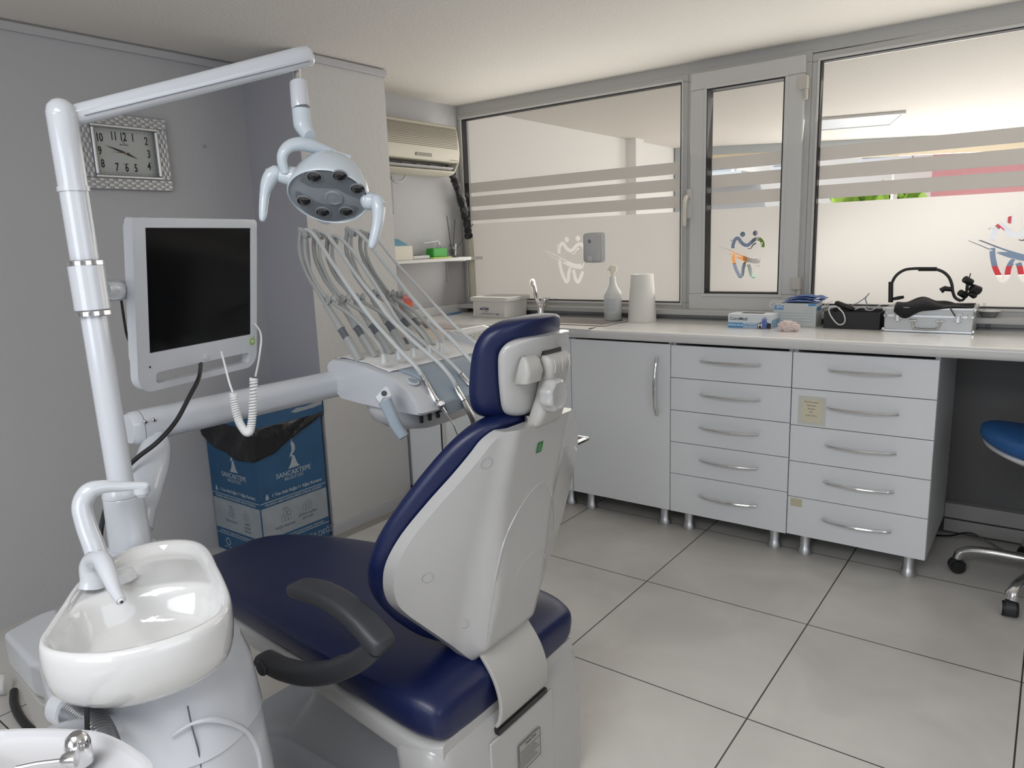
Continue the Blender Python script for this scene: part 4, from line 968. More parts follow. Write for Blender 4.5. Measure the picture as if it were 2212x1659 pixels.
# steel side tray beyond the backrest
t = thing('side_tray', 'small steel instrument tray sticking out beyond the backrest', 'tray', at(1262, 950, d=2.0))
tc = at(1238, 956, d=2.0)
bm = NB(); box(bm, tc.x-.10, tc.x+.022, tc.y-.075, tc.y+.05, tc.z-.001, tc.z+.001)
obj('tray_plate', bm, M['steel'], t, smooth=False)
bm = frame_bm(tc.x-.10, tc.x+.022, tc.y-.075, tc.y+.05, .012, tc.z-.004, tc.z+.008)
for v in bm.verts: x, y, z = v.co; v.co = (x, z, y)
obj('tray_rim', bm, M['chrome'], t, bevel=.003)
obj('tray_arm', tube(NB(), [(tc.x-.12, tc.y, tc.z-.006), (tc.x-.30, tc.y-.05, tc.z-.02), (-1.30, 1.70, .918)], .008, 12), M['pla'], t)
# ================================================================ DENTAL CHAIR
YC = 1.13
C_ = thing('dental_chair', 'dark blue dental chair with white back shell in the middle of the room', 'dental chair', (-1.2, YC, 0))
def lerp_tab(tab, v):
    if v <= tab[0][0]: return tab[0][1:]
    for a, b in zip(tab, tab[1:]):
        if v <= b[0]:
            t = (v-a[0])/(b[0]-a[0]); t = t*t*(3-2*t) if False else t
            return tuple(p+(q-p)*t for p, q in zip(a[1:], b[1:]))
    return tab[-1][1:]
# ---- seat cushion: loft along x (sections are super-ellipses)
SEC = [(-.872, .425, .372, .215), (-.880, .447, .360, .240), (-.905, .463, .354, .251), (-.96, .474, .357, .260), (-1.10, .482, .376, .260), (-1.28, .487, .392, .250), (-1.42, .487, .392, .238), (-1.55, .482, .388, .222), (-1.70, .470, .380, .205), (-1.85, .450, .365, .185), (-1.95, .430, .355, .160), (-2.01, .410, .355, .125), (-2.03, .395, .365, .080)]
S2 = sm(SEC, 4); R = []
for x, zt, zb, hw in S2:
    ring = []; n = 56; zc, hh = (zt+zb)/2, (zt-zb)/2
    for i in range(n):
        t = 2*PI*i/n; c, s = math.cos(t), math.sin(t)
        yy = hw*math.copysign(abs(c)**.36, c); q = math.copysign(abs(s)**.50, s)
        dip = -.006*(1-(yy/hw)**2)*(1 if s > 0 else 0)
        ring.append((x-.0*q, YC+yy*(1-.015*(q < 0)), zc+hh*q+dip))
    R.append(ring)
obj('seat_cushion', rings(NB(), R), M['blue'], C_, angle=75)
# rail under the cushion
R = []
for x, zt, zb, hw in sm([s for s in SEC if s[0] > -1.9][1:], 2):
    R.append([(x+.004, YC+a, b) for a, b in rrect(2*(hw-.006), .050, .012, 3, 0, zb-.018)])
obj('seat_frame', rings(NB(), R), M['shell'], C_, angle=50)
# ---- back shell surface
HW = [(.452, .085), (.47, .103), (.495, .122), (.534, .157), (.577, .196), (.610, .225), (.640, .245), (.68, .256), (.729, .256), (.785, .238), (.846, .203), (.894, .170), (.930, .146), (.955, .130), (.972, .108)]
HWs = sm(HW, 5)
def px_(z): return -.93+.28*(z-.45)
HWR = [(.452, .150), (.47, .172), (.495, .188), (.534, .203), (.577, .216), (.64, .234), (.68, .243), (.729, .246), (.785, .246), (.846, .232), (.90, .198), (.93, .170), (.955, .140), (.972, .108)]
def shell_pt(v, z, hw, grow=0.0, off=0.0):
    """v in -1..1 across; the far side is cut a little fuller than the near one"""
    w = hw+grow if v < 0 else lerp_tab(HWR, z)[0]; y = YC+v*w
    ay = abs(v*w)
    wing = (.105 if v < 0 else .040)*(max(0, ay-.085)/.19)**1.35 if ay > .085 else 0
    bulge = .030*ss(.125, .08, ay)*ss(.86, .55, z)*ss(.44, .50, z)+.010*ss(.12, .085, ay)
    return (px_(z)-wing+bulge+off, y, z)
NV = 48
vs_ = [-math.cos(PI*i/NV) for i in range(NV+1)]
vs_ = [math.copysign(abs(v)**.9, v) for v in vs_]
R = []
bm = NB()
rowsF, rowsB = [], []
for z, hw in HWs:
    rowsF.append([shell_pt(v, z, hw) for v in vs_])
    rowsB.append([shell_pt(v, z, hw, off=-.030) for v in vs_])
for f, b in zip(rowsF, rowsB): R.append(f+b[::-1])
sh = obj('back_shell', rings(bm, R), M['shell'], C_, angle=45, bevel=.009, seg=4)
sh.modifiers[0].angle_limit = math.radians(50)
# cushion in front of the shell
R = []
NH = 40
top = HWs[-1][0]
prof = sm([(.470, .06), (.49, .11), (.52, .155), (.56, .195), (.60, .225), (.64, .248), (.68, .260), (.729, .262), (.785, .249), (.846, .222), (.900, .192), (.940, .164), (.968, .136), (.984, .106), (.990, .06)], 4)
for z, hw in prof:
    ring = []
    for i in range(NH):
        t = 2*PI*i/NH; c, s = math.cos(t), math.sin(t)
        v = math.copysign(abs(c)**.8, c); dpt = math.copysign(abs(s)**.7, s)
        ay = abs(v*hw); wing = .105*(max(0, ay-.085)/.19)**1.35 if ay > .085 else 0
        th = .034*min(1, (hw/.12))
        ring.append((px_(z)-.060-wing+dpt*th, YC+v*hw, z))
    R.append(ring)
obj('back_cushion', rings(NB(), R), M['blue'], C_, angle=75)
# screw caps on the shell
z7 = Zf(780, 650, 2.074)
def on_shell(px, py, out=.0):
    best = None
    for kk in range(500):
        p = at(px, py, d=1.0+kk*.0015)
        if not (.45 < p.z < .975): continue
        hw = lerp_tab(HWs, p.z)[0] if p.y < YC else lerp_tab(HWR, p.z)[0]; v = (p.y-YC)/hw
        if abs(v) > 1: continue
        if p.x < shell_pt(v, p.z, hw)[0]: return Vector((shell_pt(v, p.z, hw)[0]+out, p.y, p.z)), v, hw
    return None
for q in ((560, 725), (295, 1238), (457, 1443)):
    r = on_shell(*z7(*q))
    if not r: continue
    p, v, hw = r
    a = Vector(shell_pt(v, p.z+.01, lerp_tab(HWs, p.z+.01)[0]*1.0)); a = Vector((shell_pt(v, p.z+.01, hw)[0], p.y, p.z+.01))-p
    b = Vector(shell_pt(v+.05, p.z, hw))-p; nrm = b.cross(a).normalized()
    if nrm.x < 0: nrm = -nrm
    sc_ = sub(sh, 'screw_cap', lathe(NB(), [(.0125, -.002), (.0125, .0008), (.0108, .0012), (.0104, -.0003), (.0005, -.0002)], p, nrm, 28), M['whip'])
# central raised panel with arch
zr = lambda a, b: z7(a, b)
pts = []
for q in sm([(560, 1560), (585, 1350), (615, 1180), (655, 1040), (710, 930), (765, 850), (815, 812), (845, 840), (862, 930), (862, 1020)], 5):
    r = on_shell(*z7(*q))
    if r: pts.append(r[0]+Vector((-.001, 0, 0)))
if len(pts) > 5: sub(sh, 'embossed_arch', tube(NB(), pts, [.0028*min(1, .3+i/20) for i in range(len(pts))], 8), M['shell'])
pts = []
for q in sm([(655, 1400), (680, 1270), (720, 1180), (770, 1130), (805, 1118), (825, 1160), (828, 1250), (826, 1320)], 5):
    r = on_shell(*z7(*q))
    if r: pts.append(r[0]+Vector((-.001, 0, 0)))
if len(pts) > 5: sub(sh, 'embossed_arch', tube(NB(), pts, [.0024*min(1, .3+i/20) for i in range(len(pts))], 8), M['shell'])
r = on_shell(*z7(798, 655))
if r:
    p = r[0]; Bm = basis(p+Vector((.0015, 0, 0)), (0.0, 1, 0), (.27, 0, .96))
    g = sub(sh, 'green_sticker', box(NB(), -.0085, .0085, -.011, .011, -.0008, .0004, Bm), mat('sticker_dark_green', (.02, .16, .04), .5), smooth=False)
    for i in range(4): sub(g, 'sticker_print', box(NB(), -.007, .004+.001*i, .0055-.004*i, .0065-.004*i, .0003, .0007, Bm), mat('pale_green_ink', (.25, .45, .27), .6) if not i else bpy.data.materials['pale_green_ink'], smooth=False)
# ---- curved rear band between shell and base
BY0, BY1 = YC-.085, YC+.085
bp_ = sm([(-.915, .500), (-.895, .475), (-.868, .440), (-.852, .405), (-.846, .370), (-.851, .335), (-.862, .315)], 6)
def band(pts, th, y0, y1):
    up = [(x, z) for x, z in pts]; R = []
    for i, (x, z) in enumerate(up):
        a = up[max(i-1, 0)]; b = up[min(i+1, len(up)-1)]; dx, dz = b[0]-a[0], b[1]-a[1]; l = math.hypot(dx, dz); nx, nz = -dz/l, dx/l
        if nx < 0: nx, nz = -nx, -nz
        R.append([(x, y0, z), (x, y1, z), (x-nx*th, y1, z-nz*th), (x-nx*th, y0, z-nz*th)])
    return rings(NB(), R)
obj('rear_band', band(bp_, .009, BY0, BY1), M['shell_matte'], C_, bevel=.002, angle=50)
# ---- base
R = []
for z, x1, hw, r in ((.0, -.862, .266, .05), (.05, -.858, .268, .05), (.20, -.856, .268, .05), (.300, -.862, .262, .045), (.340, -.874, .254, .04), (.352, -.884, .246, .035)):
    R.append([(a, YC+b, z) for a, b in [(x1-.07+p, q) for p, q in rrect(.14, 2*hw, r, 6)]])
rc = obj('rear_cover', rings(NB(), R), M['shell'], C_, angle=50)
sub(rc, 'slot', box(NB(), -.866, -.853, BY0-.004, BY1+.004, .306, .318), M['black'], smooth=False)
sub(rc, 'raised_panel', box(NB(), -.862, -.8555, BY0-.03, BY1+.03, .03, .300), M['shell'], bevel=.004)
y0 = at(1090, 1600, x=-.85).y
Bp = basis(at(1145, 1620, x=-.852), (0, 1, 0), (0, 0, 1))
pl = sub(rc, 'rating_plate', box(NB(), -.040, .040, -.034, .034, -.001, .0006, Bp), mat('plate_aluminium', (.42, .42, .40), .35, .6), smooth=False)
pl2 = mat('plate_ink', (.04, .04, .045), .6)
tx = text('plate_lettering', 'Dental Ünit', .0085, pl2, Bp @ Matrix.Translation((.004, .026, .0009)), None, .0001); tx.parent = pl
for i in range(8):
    sub(pl, 'plate_print', box(NB(), -.036, .036-.006*((i*7) % 4), .014-.0055*i, .0152-.0055*i, .0005, .0008, Bp), pl2, smooth=False)
sub(pl, 'plate_border', frame_bm(-.040, .040, -.034, .034, .0012, .0005, .0009), pl2, smooth=False)
brd = [o for o in pl.children if o.name.startswith('plate_border')][0]
for v in brd.data.vertices: x, y, z = v.co; v.co = Bp @ Vector((x, z, y))
sub(rc, 'lock_ring', tube(NB(), [(-.8545, YC-.11+.006*math.cos(a), .10+.006*math.sin(a)) for a in [2*PI*i/16 for i in range(17)]], .0008, 6), M['black'])
R = []
for z, x0, x1, hw in ((0, -1.75, -.94, .20), (.04, -1.74, -.94, .19), (.06, -1.55, -.95, .15), (.20, -1.45, -.96, .135), (.33, -1.40, -.96, .13), (.40, -1.35, -.98, .125)):
    R.append([((x0+x1)/2+a, YC+b, z) for a, b in rrect(x1-x0, 2*hw, .05, 6)])
pd = obj('pedestal', rings(NB(), R), mat('pedestal_grey_white', (.40, .42, .45), .3, coat=.3), C_, angle=50)
pa = [(-1.30, .995-.004, .02), (-1.26, .998-.004, .16), (-1.20, 1.0-.004, .22), (-1.12, 1.0-.004, .23), (-1.05, 1.0-.004, .18), (-1.03, .997-.004, .02)]
sub(pd, 'arch_ridge', tube(NB(), sm(pa, 6), .004, 8), bpy.data.materials['pedestal_grey_white'])
# ---- armrest on the near side
def arm_bar(pts, n=6):
    sp = sm(pts, n); R = []
    for i, p in enumerate(sp):
        t = (Vector(sp[min(i+1, len(sp)-1)][:3])-Vector(sp[max(i-1, 0)][:3])).normalized(); sd = Vector((0, 1, 0)); u = t.cross(sd).normalized(); sd = u.cross(t).normalized()
        R.append([Vector(p[:3])+sd*a+u*b for a, b in rrect(p[3], p[4], min(p[3], p[4])*.42, 5)])
    return rings(NB(), R)
AY = .800
def ap_(px, py, w, h, y=AY): p = at(px, py, y=y); return (p.x, p.y, p.z, w, h)
pad = [ap_(634, 1272, .020, .012), ap_(640, 1271, .044, .026), ap_(660, 1272, .054, .032), ap_(700, 1284, .056, .034), ap_(745, 1310, .056, .035), ap_(785, 1345, .056, .036), ap_(815, 1380, .056, .038), ap_(828, 1394, .05, .036), ap_(834, 1400, .036, .024)]
obj('armrest_pad', arm_bar(pad), M['dark'], C_, angle=60)
low = [ap_(812, 1398, .040, .034), ap_(795, 1412, .042, .040), ap_(765, 1432, .042, .042), ap_(720, 1450, .042, .044), ap_(665, 1456, .042, .046), ap_(615, 1446, .043, .046), ap_(585, 1432, .043, .046), ap_(574, 1427, .043, .044), ap_(566, 1422, .040, .028)]
obj('armrest_bracket', arm_bar(low), M['dark'], C_, angle=60)
pv = at(581, 1430, y=AY); st_ = at(668, 1462, y=AY)
obj('strut', tube(NB(), [(st_.x, AY+.01, st_.z), (st_.x, .895, st_.z-.01)], .013, 18), M['dark'], C_)
obj('pivot_boss', lathe(NB(), [(.010, -.026), (.015, -.025), (.017, -.022), (.014, .005), (.012, .018)], (pv.x+.004, AY, pv.z-.002), (0, 1, 0), 28), M['dark'], C_)
# ---- headrest
HX = lambda z: -.795+.30*(z-1.0)
hpz = sm([(.978, .045), (.985, .078), (1.00, .098), (1.03, .112), (1.07, .119), (1.11, .122), (1.140, .117), (1.160, .101), (1.171, .070), (1.175, .03)], 4)
def hring(z, hw, c, th, wingk=.9):
    ring = []
    for i in range(36):
        t = 2*PI*i/36; cc, s = math.cos(t), math.sin(t); v = math.copysign(abs(cc)**.75, cc); dp = math.copysign(abs(s)**.75, s)
        ring.append((HX(z)+c+dp*th*min(1, hw/.07)-wingk*(abs(v*hw))**2*2.2, YC+v*hw, z))
    return ring
obj('headrest_cushion', rings(NB(), [hring(z, hw, -.052, .032) for z, hw in hpz]), M['blue'], C_, angle=75)
R = [hring(z, hw*.90, -.012, .018) for z, hw in sm([(.985, .050), (.992, .072), (1.01, .088), (1.05, .104), (1.09, .116), (1.115, .120), (1.130, .112), (1.137, .098), (1.140, .078)], 4)]
hsx = obj('headrest_shell', rings(NB(), R), M['shell'], C_, angle=60)
sub(hsx, 'slot', box(NB(), HX(1.105)-.004, HX(1.105)+.009, YC-.030, YC+.030, 1.098, 1.112), M['black'], smooth=False)
br = []
for z, x, w, t in ((.962, .018, .080, .026), (.972, .024, .088, .034), (.995, .026, .082, .036), (1.02, .024, .068, .034), (1.045, .022, .064, .032), (1.07, .022, .068, .030), (1.085, .020, .076, .032), (1.098, .016, .076, .026), (1.104, .012, .07, .014)):
    br.append([(HX(z)+x+a, YC+.002+b, z) for a, b in rrect(t, w, t*.4, 5)])
bk = obj('headrest_bracket', rings(NB(), br), M['shell_matte'], C_, angle=55)
for y in (-.024, 0, .024):
    sub(bk, 'rib', tube(NB(), [(HX(z)+x, YC+y, z) for z, x in ((1.072, .0385), (1.085, .0372), (1.097, .030))], .0016, 8), M['shell_matte'])
lug_ = rings(NB(), [[(HX(z)+x+a, YC-.066+b, z) for a, b in rrect(t, w, t*.3, 4)] for z, x, w, t in ((1.055, .004, .040, .018), (1.06, .010, .052, .032), (1.08, .010, .052, .032), (1.10, .004, .044, .020), (1.108, 0, .034, .010))])
sub(bk, 'side_lug', lug_, M['shell_matte'], angle=50)
kx = HX(1.035)+.030; kc = at(1200, 853, x=kx+.02)
bmk = NB(); n = 48; R = []
for r, h, sc in ((.026, 0, 0), (.031, .003, 1), (.0325, .010, 1), (.0325, .022, 1), (.030, .028, .6), (.0245, .0305, 0), (.0235, .0300, 0), (.0005, .031, 0)):
    R.append([(kx+h, kc.y+(r-.0018*sc*(1+math.cos(8*t)))*math.cos(t), kc.z+(r-.0018*sc*(1+math.cos(8*t)))*math.sin(t)) for t in [2*PI*i/n for i in range(n)]])
obj('headrest_knob', rings(bmk, R), M['shell'], C_, angle=60)
obj('headrest_post', B(HX(.96)+.006, HX(.96)+.016, YC-.034, YC+.034, .955, .985), M['steel'], C_, bevel=.002)
# ================================================================ CARDBOARD BIN, CLOCK
Bn = thing('recycling_bin', 'blue printed cardboard recycling bin in the corner beside the column', 'recycling bin', (-2.785, 1.845, 0))
X0, X1, Yb0, Yb1 = -2.972, -2.615, 1.672, 2.022
obj('box_body', B(X0, X1, Yb0, Yb1, 0, .60), M['card'], Bn, smooth=False)
zl0 = .598
bm = NB(); lx0, lx1, ly0, ly1 = X0-.004, X1+.016, Yb0-.014, Yb1+.010
box(bm, lx0, lx0+.004, ly0, ly1, zl0, .658); box(bm, lx1-.004, lx1, ly0, ly1, zl0, .658); box(bm, lx0, lx1, ly0, ly0+.004, zl0, .658); box(bm, lx0, lx1, ly1-.004, ly1, zl0, .658)
lid = obj('lid', bm, M['card'], Bn, smooth=False)
ccx, ccy = (lx0+lx1)/2, (ly0+ly1)/2
sub(lid, 'lid_top', fill2d([rect(lx0, lx1, ly0, ly1), [(ccx+.10*math.cos(t), ccy+.10*math.sin(t)) for t in [2*PI*i/40 for i in range(40)]]], lambda a, b: (a, b, .6585)), M['card'], smooth=False)
for k in (.25, .70): sub(lid, 'lid_slot', box(NB(), lx1-.012, lx1-.006, ly0+.36*k-.02, ly0+.36*k+.02, .6583, .6592), M['black'], smooth=False)
random.seed(3)
tr = [(ly0+.20, .634), (ly0+.23, .646), (ly0+.27, .643), (ly0+.31, .648), (ly0+.35, .655), (ly1-.006, .652), (ly1-.01, .636), (ly0+.32, .630), (ly0+.26, .628), (ly0+.22, .626)]
sub(lid, 'torn_print', prism(NB(), tr, lambda a, b, d: (d, a, b), lx1, lx1+.0005), M['cardw'], smooth=False)
# prints on two visible faces
LT = mat('print_silver', (.36, .41, .45), .6); DK = mat('print_dark', (.06, .08, .13), .6)
def face(tagname, M4, W):
    """prints laid on one side; local x along the side, y up from the floor"""
    g = [o for o in Bn.children if o.name.startswith('box_body')][0]
    def q(name, x0, x1, y0, y1, m, h=.0004): sub(g, name, box(NB(), x0, x1, y0, y1, 0, h, M4), m, smooth=False)
    q('print_panel', .004, W-.004, .105, .245, M['cardw'])
    for y in (.266, .078): q('print_line', .004, W-.004, y, y+.0035, LT)
    def tx(s, size, x, y, m=LT, bold=0.0, sx=1.0):
        o = text('print_lettering', s, size, m, M4 @ Matrix.Translation((x, y, .0006)), None, .0002, bold=bold, sx=1); 
        o.parent = g
    tx('SANCAKTEPE', .030, W*.52, .365, bold=.0004); tx('BELEDİYESİ', .019, W*.52, .343)
    tx('1 Ton Atık Kağıt 16 Ağaç Kurtarır.', .0185, W*.56, .290, bold=.0006)
    tx('YALNIZCA GERİ KAZANILABİLİR ATIKLAR İÇİNDİR !', .0125, W*.5, .256, bold=.0003)
    tx('LÜTFEN ÇÖP, YABANCI VE YANICI MADDE ATMAYINIZ !', .0115, W*.5, .090, bold=.0003)
    # emblem: figure rising from a cone
    fig = [(-.028, 0), (.030, 0), (.022, .012), (.014, .034), (.010, .050), (.002, .056), (-.004, .048), (-.010, .046), (-.018, .036), (-.014, .050), (-.006, .060), (-.004, .072), (.0, .088), (-.003, .104), (-.004, .120), (.000, .134), (.000, .118), (.012, .112), (.016, .096), (.014, .078), (.008, .066), (.008, .060), (-.002, .050), (-.010, .030), (-.016, .014)]
    fig = [(-.030, 0), (.032, 0), (.020, .014), (.012, .036), (.008, .052), (.000, .053), (-.003, .060), (.006, .066), (.014, .078), (.015, .094), (.010, .108), (.002, .116), (-.001, .134), (-.003, .114), (-.006, .108), (-.003, .092), (-.004, .076), (-.012, .062), (-.020, .044), (-.012, .052), (-.004, .050), (-.010, .030), (-.018, .012)]
    sub(g, 'print_emblem', prism(NB(), [(W*.53+a, .385+b) for a, b in fig], lambda a, b, d: M4 @ Vector((a, b, d)), 0, .0005), LT, smooth=False)
    tr = [(-.003, 0), (.003, 0), (.003, .005), (.011, .005), (.005, .012), (.009, .012), (.003, .019), (.006, .019), (0, .028), (-.006, .019), (-.003, .019), (-.009, .012), (-.005, .012), (-.011, .005), (-.003, .005)]
    sub(g, 'print_tree', prism(NB(), [(W*.11+a, .277+b) for a, b in tr], lambda a, b, d: M4 @ Vector((a, b, d)), 0, .0005), LT, smooth=False)
    def boxes(cx, cy, s):
        for a, b, w, h in ((-.016, 0, .016, .020), (0, 0, .014, .014), (.014, 0, .014, .018), (-.008, .021, .02, .012), (.010, .020, .018, .015), (-.002, .036, .022, .010), (-.006, .047, .02, .004)):
            loop = frame_bm(cx+a*s, cx+(a+w)*s, cy+b*s, cy+(b+h)*s, .0009, 0, .0004)
            for v in loop.verts: x, y, z = v.co; v.co = M4 @ Vector((x, z, y+.0004))
            sub(g, 'print_icon', loop, DK, smooth=False)
    def bottles(cx, cy, s):
        for a, w, h in ((-.018, .013, .030), (-.004, .012, .040), (.010, .012, .036)):
            pr = [(cx+(a)*s, cy), (cx+(a+w)*s, cy), (cx+(a+w)*s, cy+h*.7*s), (cx+(a+w*.65)*s, cy+h*.85*s), (cx+(a+w*.65)*s, cy+h*s), (cx+(a+w*.35)*s, cy+h*s), (cx+(a+w*.35)*s, cy+h*.85*s), (cx+a*s, cy+h*.7*s)]
            inn = [(cx+(a+w/2)*s+(p[0]-cx-(a+w/2)*s)*.8, cy+.001+(p[1]-cy)*.93) for p in pr]
            bm_ = fill2d([pr, inn], lambda u, v: tuple(M4 @ Vector((u, v, .0006)))); sub(g, 'print_icon', bm_, DK, smooth=False)
    return tx, boxes, bottles
MR = basis((X1, Yb0, 0), (0, 1, 0), (0, 0, 1)); MR = basis((X1+.0002, Yb0, 0), (0, 1, 0), (0, 0, 1))
tx, boxes, bottles = face('right', MR, .35)
boxes(.115, .160, 1.15); bottles(.235, .175, 1.15); tx('kağıt-karton', .020, .115, .140, DK); tx('plastik-naylon', .018, .235, .160, DK); tx('pet şişe', .018, .235, .142, DK)
tx('ÇÖP DEĞİL', .034, .29, .040)
ML = basis((X0, Yb0-.0002, 0), (1, 0, 0), (0, 0, 1))
tx, boxes, bottles = face('left', ML, .357)
boxes(.130, .170, 1.0); bottles(.245, .175, 1.1); tx('kağıt-karton', .017, .130, .150, DK); tx('metal', .017, .25, .160, DK); tx('içecek', .017, .25, .143, DK); tx('kutusu', .017, .25, .126, DK)
tx('BİZİM', .02, .22, .03); tx('geri dönüşüm', .012, .09, .02)
ring_ = [(.085+.018*math.cos(t), .045+.018*math.sin(t)) for t in [2*PI*i/24 for i in range(24)]]; ri = [(.085+.013*math.cos(t), .045+.013*math.sin(t)) for t in [2*PI*i/24 for i in range(24)]]
g = [o for o in Bn.children if o.name.startswith('box_body')][0]
sub(g, 'print_symbol', fill2d([ring_, ri], lambda a, b: tuple(ML @ Vector((a, b, .0005)))), LT, smooth=False)
# bin bag hanging out under the lid: skirt deepest at the near corner
bm = NB(); loop = []
def per(t):
    """perimeter point: 0..1 left face (back to near corner), 1..2 right face"""
    if t < 1: return (X0-.006+(X1-X0+.012)*t, Yb0-.008, 0, -1)
    return (X1+.008, Yb0-.008+(Yb1-Yb0+.006)*(t-1), 1, 0)
rows = 12; random.seed(11)
G = []; NT = 80
for i in range(NT+1):
    t = 2*i/NT; x, y, nx, ny = per(t)
    drop = lerp_tab([(0, .075), (.12, .10), (.35, .125), (.7, .150), (1.0, .145), (1.25, .125), (1.5, .088), (1.8, .045), (2, .01)], t)[0]
    drop += .003*math.sin(t*11)
    col_ = []
    for j in range(rows+1):
        q = j/rows; o_ = .004+.010*math.sin(q*PI)*(.6+.5*math.sin(t*13+q*4))+.005*math.sin(t*19+q*9)*q+.003*random.random()
        o_ = max(.003, o_*(1-.3*q))
        col_.append(bm.verts.new((x+nx*o_, y+ny*o_, .602-drop*q)))
    G.append(col_)
for i in range(NT):
    for j in range(rows): bm.faces.new((G[i][j], G[i][j+1], G[i+1][j+1], G[i+1][j]))
bg_ = obj('bin_bag', bm, M['bag'], None, angle=60); s_ = bg_.modifiers.new('t', 'SOLIDIFY'); s_.thickness = .001; s_.offset = 0
tag(bg_, 'shiny black bin bag hanging out from under the blue cardboard lid', 'bin bag')
# ---- wall clock
zk = Zf(0, 0, 3.687)
CX = XL
c0 = at(*zk(1010, 1205), x=CX+.02)
Ck = thing('wall_clock', 'square silver-framed wall clock with a woven pattern border', 'clock', (CX, c0.y, c0.z))
tl_, tr_, bl_, br_ = [at(*zk(*q), x=CX+.03) for q in ((600, 925), (1308, 900), (705, 1525), (1383, 1500))]
cy0, cy1 = (tl_.y+bl_.y)/2, (tr_.y+br_.y)/2; cz0, cz1 = (bl_.z+br_.z)/2, (tl_.z+tr_.z)/2
Bc = basis((CX, (cy0+cy1)/2, (cz0+cz1)/2), (0, 1, 0), (0, 0, 1))
w, h = (cy1-cy0), (cz1-cz0); bw = .043
silver = mat('silver_frame', (.52, .53, .54), .35, .5); silver2 = mat('silver_frame_dark', (.34, .34, .35), .4, .4)
bm = frame_bm(-w/2, w/2, -h/2, h/2, bw, 0, .026)
for v in bm.verts: x, y, z = v.co; v.co = Bc @ Vector((x, z, y))
fr = obj('frame', bm, silver2, Ck, bevel=.002)
bm = NB(); cell = .0125; cw = .0165
def chk(x0, x1, y0, y1, vert):
    r_ = 0; a = x0 if not vert else y0
    nrow = 4; step = (bw-.004)/nrow
    length = (x1-x0) if not vert else (y1-y0); ncol = int(length/cw)
    for i in range(nrow):
        for j in range(ncol):
            if (i+j) % 2: continue
            if not vert: box(bm, x0+j*length/ncol, x0+(j+.96)*length/ncol, y0+i*step, y0+(i+.82)*step, .026, .0295, Bc)
            else: box(bm, x0+i*step, x0+(i+.82)*step, y0+j*length/ncol, y0+(j+.96)*length/ncol, .026, .0295, Bc)
chk(-w/2+.002, w/2-.002, -h/2+.002, -h/2+bw, False); chk(-w/2+.002, w/2-.002, h/2-bw+.002, h/2, False)
chk(-w/2+.002, -w/2+bw, -h/2+bw, h/2-bw, True); chk(w/2-bw+.002, w/2, -h/2+bw, h/2-bw, True)
sub(fr, 'woven_pattern', bm, silver, smooth=False)
iw, ih = w/2-bw, h/2-bw
bm = frame_bm(-iw-.002, iw+.002, -ih-.002, ih+.002, .013, .020, .036)
for v in bm.verts: x, y, z = v.co; v.co = Bc @ Vector((x, z, y))
obj('inner_frame', bm, M['alu'], Ck, bevel=.004)
obj('dial', box(NB(), -iw, iw, -ih, ih, .001, .010, Bc), mat('dial_white', (.88, .88, .85), .5), Ck, smooth=False)
dw, dh = iw-.022, ih-.018
for i, (a, b) in enumerate([(0, .80), (.36, .80), (.86, .68), (.90, 0.02), (.86, -.62), (.34, -.76), (0, -.76), (-.36, -.76), (-.86, -.62), (-.90, 0.02), (-.86, .68), (-.36, .80)]):
    s = str(12 if i == 0 else i)
    x_, y_ = a*dw, b*dh*.93
    if s == '11': x_ = -.34*dw
    text('numeral', s, .037, M['ink'], Bc @ Matrix.Translation((x_, y_, .0105)) @ Matrix.Diagonal((.72, 1.15, 1, 1)), Ck, .0003, bold=.0008)
for s in range(60):
    a = 2*PI*s/60; dx, dy = math.sin(a), math.cos(a); m_ = max(abs(dx)/dw, abs(dy)/dh); ex_, ey_ = dx/m_, dy/m_
    l = .0075 if s % 5 == 0 else .0055; dl = Vector((dx, dy, 0))*l
    p1 = Vector((ex_, ey_, .0103)); p0 = p1-dl
    obj('minute_mark', tube(NB(), [Bc @ p0, Bc @ p1], .0005, 4), M['ink'], Ck, smooth=False)
text('dial_lettering', 'BELLISIMA', .0075, M['ink'], Bc @ Matrix.Translation((0, dh*.38, .0105)), Ck, .0002)
text('dial_lettering', 'QUARTZ', .0055, M['ink'], Bc @ Matrix.Translation((0, -dh*.52, .0105)), Ck, .0002)
obj('dial_mark', tube(NB(), [Bc @ Vector((.004*math.cos(t), dh*.52+.005*math.sin(t), .0105)) for t in [2*PI*i/12 for i in range(12)]], .0008, 5), M['ink'], Ck)
def hand(name, ang, l, wd, z, m, tail=0.0):
    a = math.radians(ang); d = Vector((math.sin(a), math.cos(a), 0)); n_ = Vector((d.y, -d.x, 0))
    pr = [n_*wd*.5-d*tail, n_*wd*.6+d*l*.3, d*l, -n_*wd*.6+d*l*.3, -n_*wd*.5-d*tail]
    bm = NB(); A = [bm.verts.new(Bc @ (p+Vector((0, 0, z)))) for p in pr]; B2 = [bm.verts.new(Bc @ (p+Vector((0, 0, z+.0008)))) for p in pr]
    bm.faces.new(A); bm.faces.new(B2[::-1])
    for i in range(5): bm.faces.new((A[i], A[(i+1) % 5], B2[(i+1) % 5], B2[i]))
    obj(name, bm, m, Ck, smooth=False)
hand('hour_hand', 113, .052, .0065, .0125, M['ink'], .004); hand('minute_hand', -72, .078, .0055, .0140, M['ink'], .006)
hand('second_hand', -90, .060, .0018, .0155, mat('second_hand_brown', (.15, .07, .04), .5), .018)
obj('hub', lathe(NB(), [(.0028, .012), (.0028, .017), (.0005, .0175)], Bc @ Vector((0, 0, 0)), (1, 0, 0), 14), mat('brass', (.6, .45, .2), .3, 1), Ck)
obj('glass', box(NB(), -iw, iw, -ih, ih, .0190, .0200, Bc), M['clear'], Ck, smooth=False)
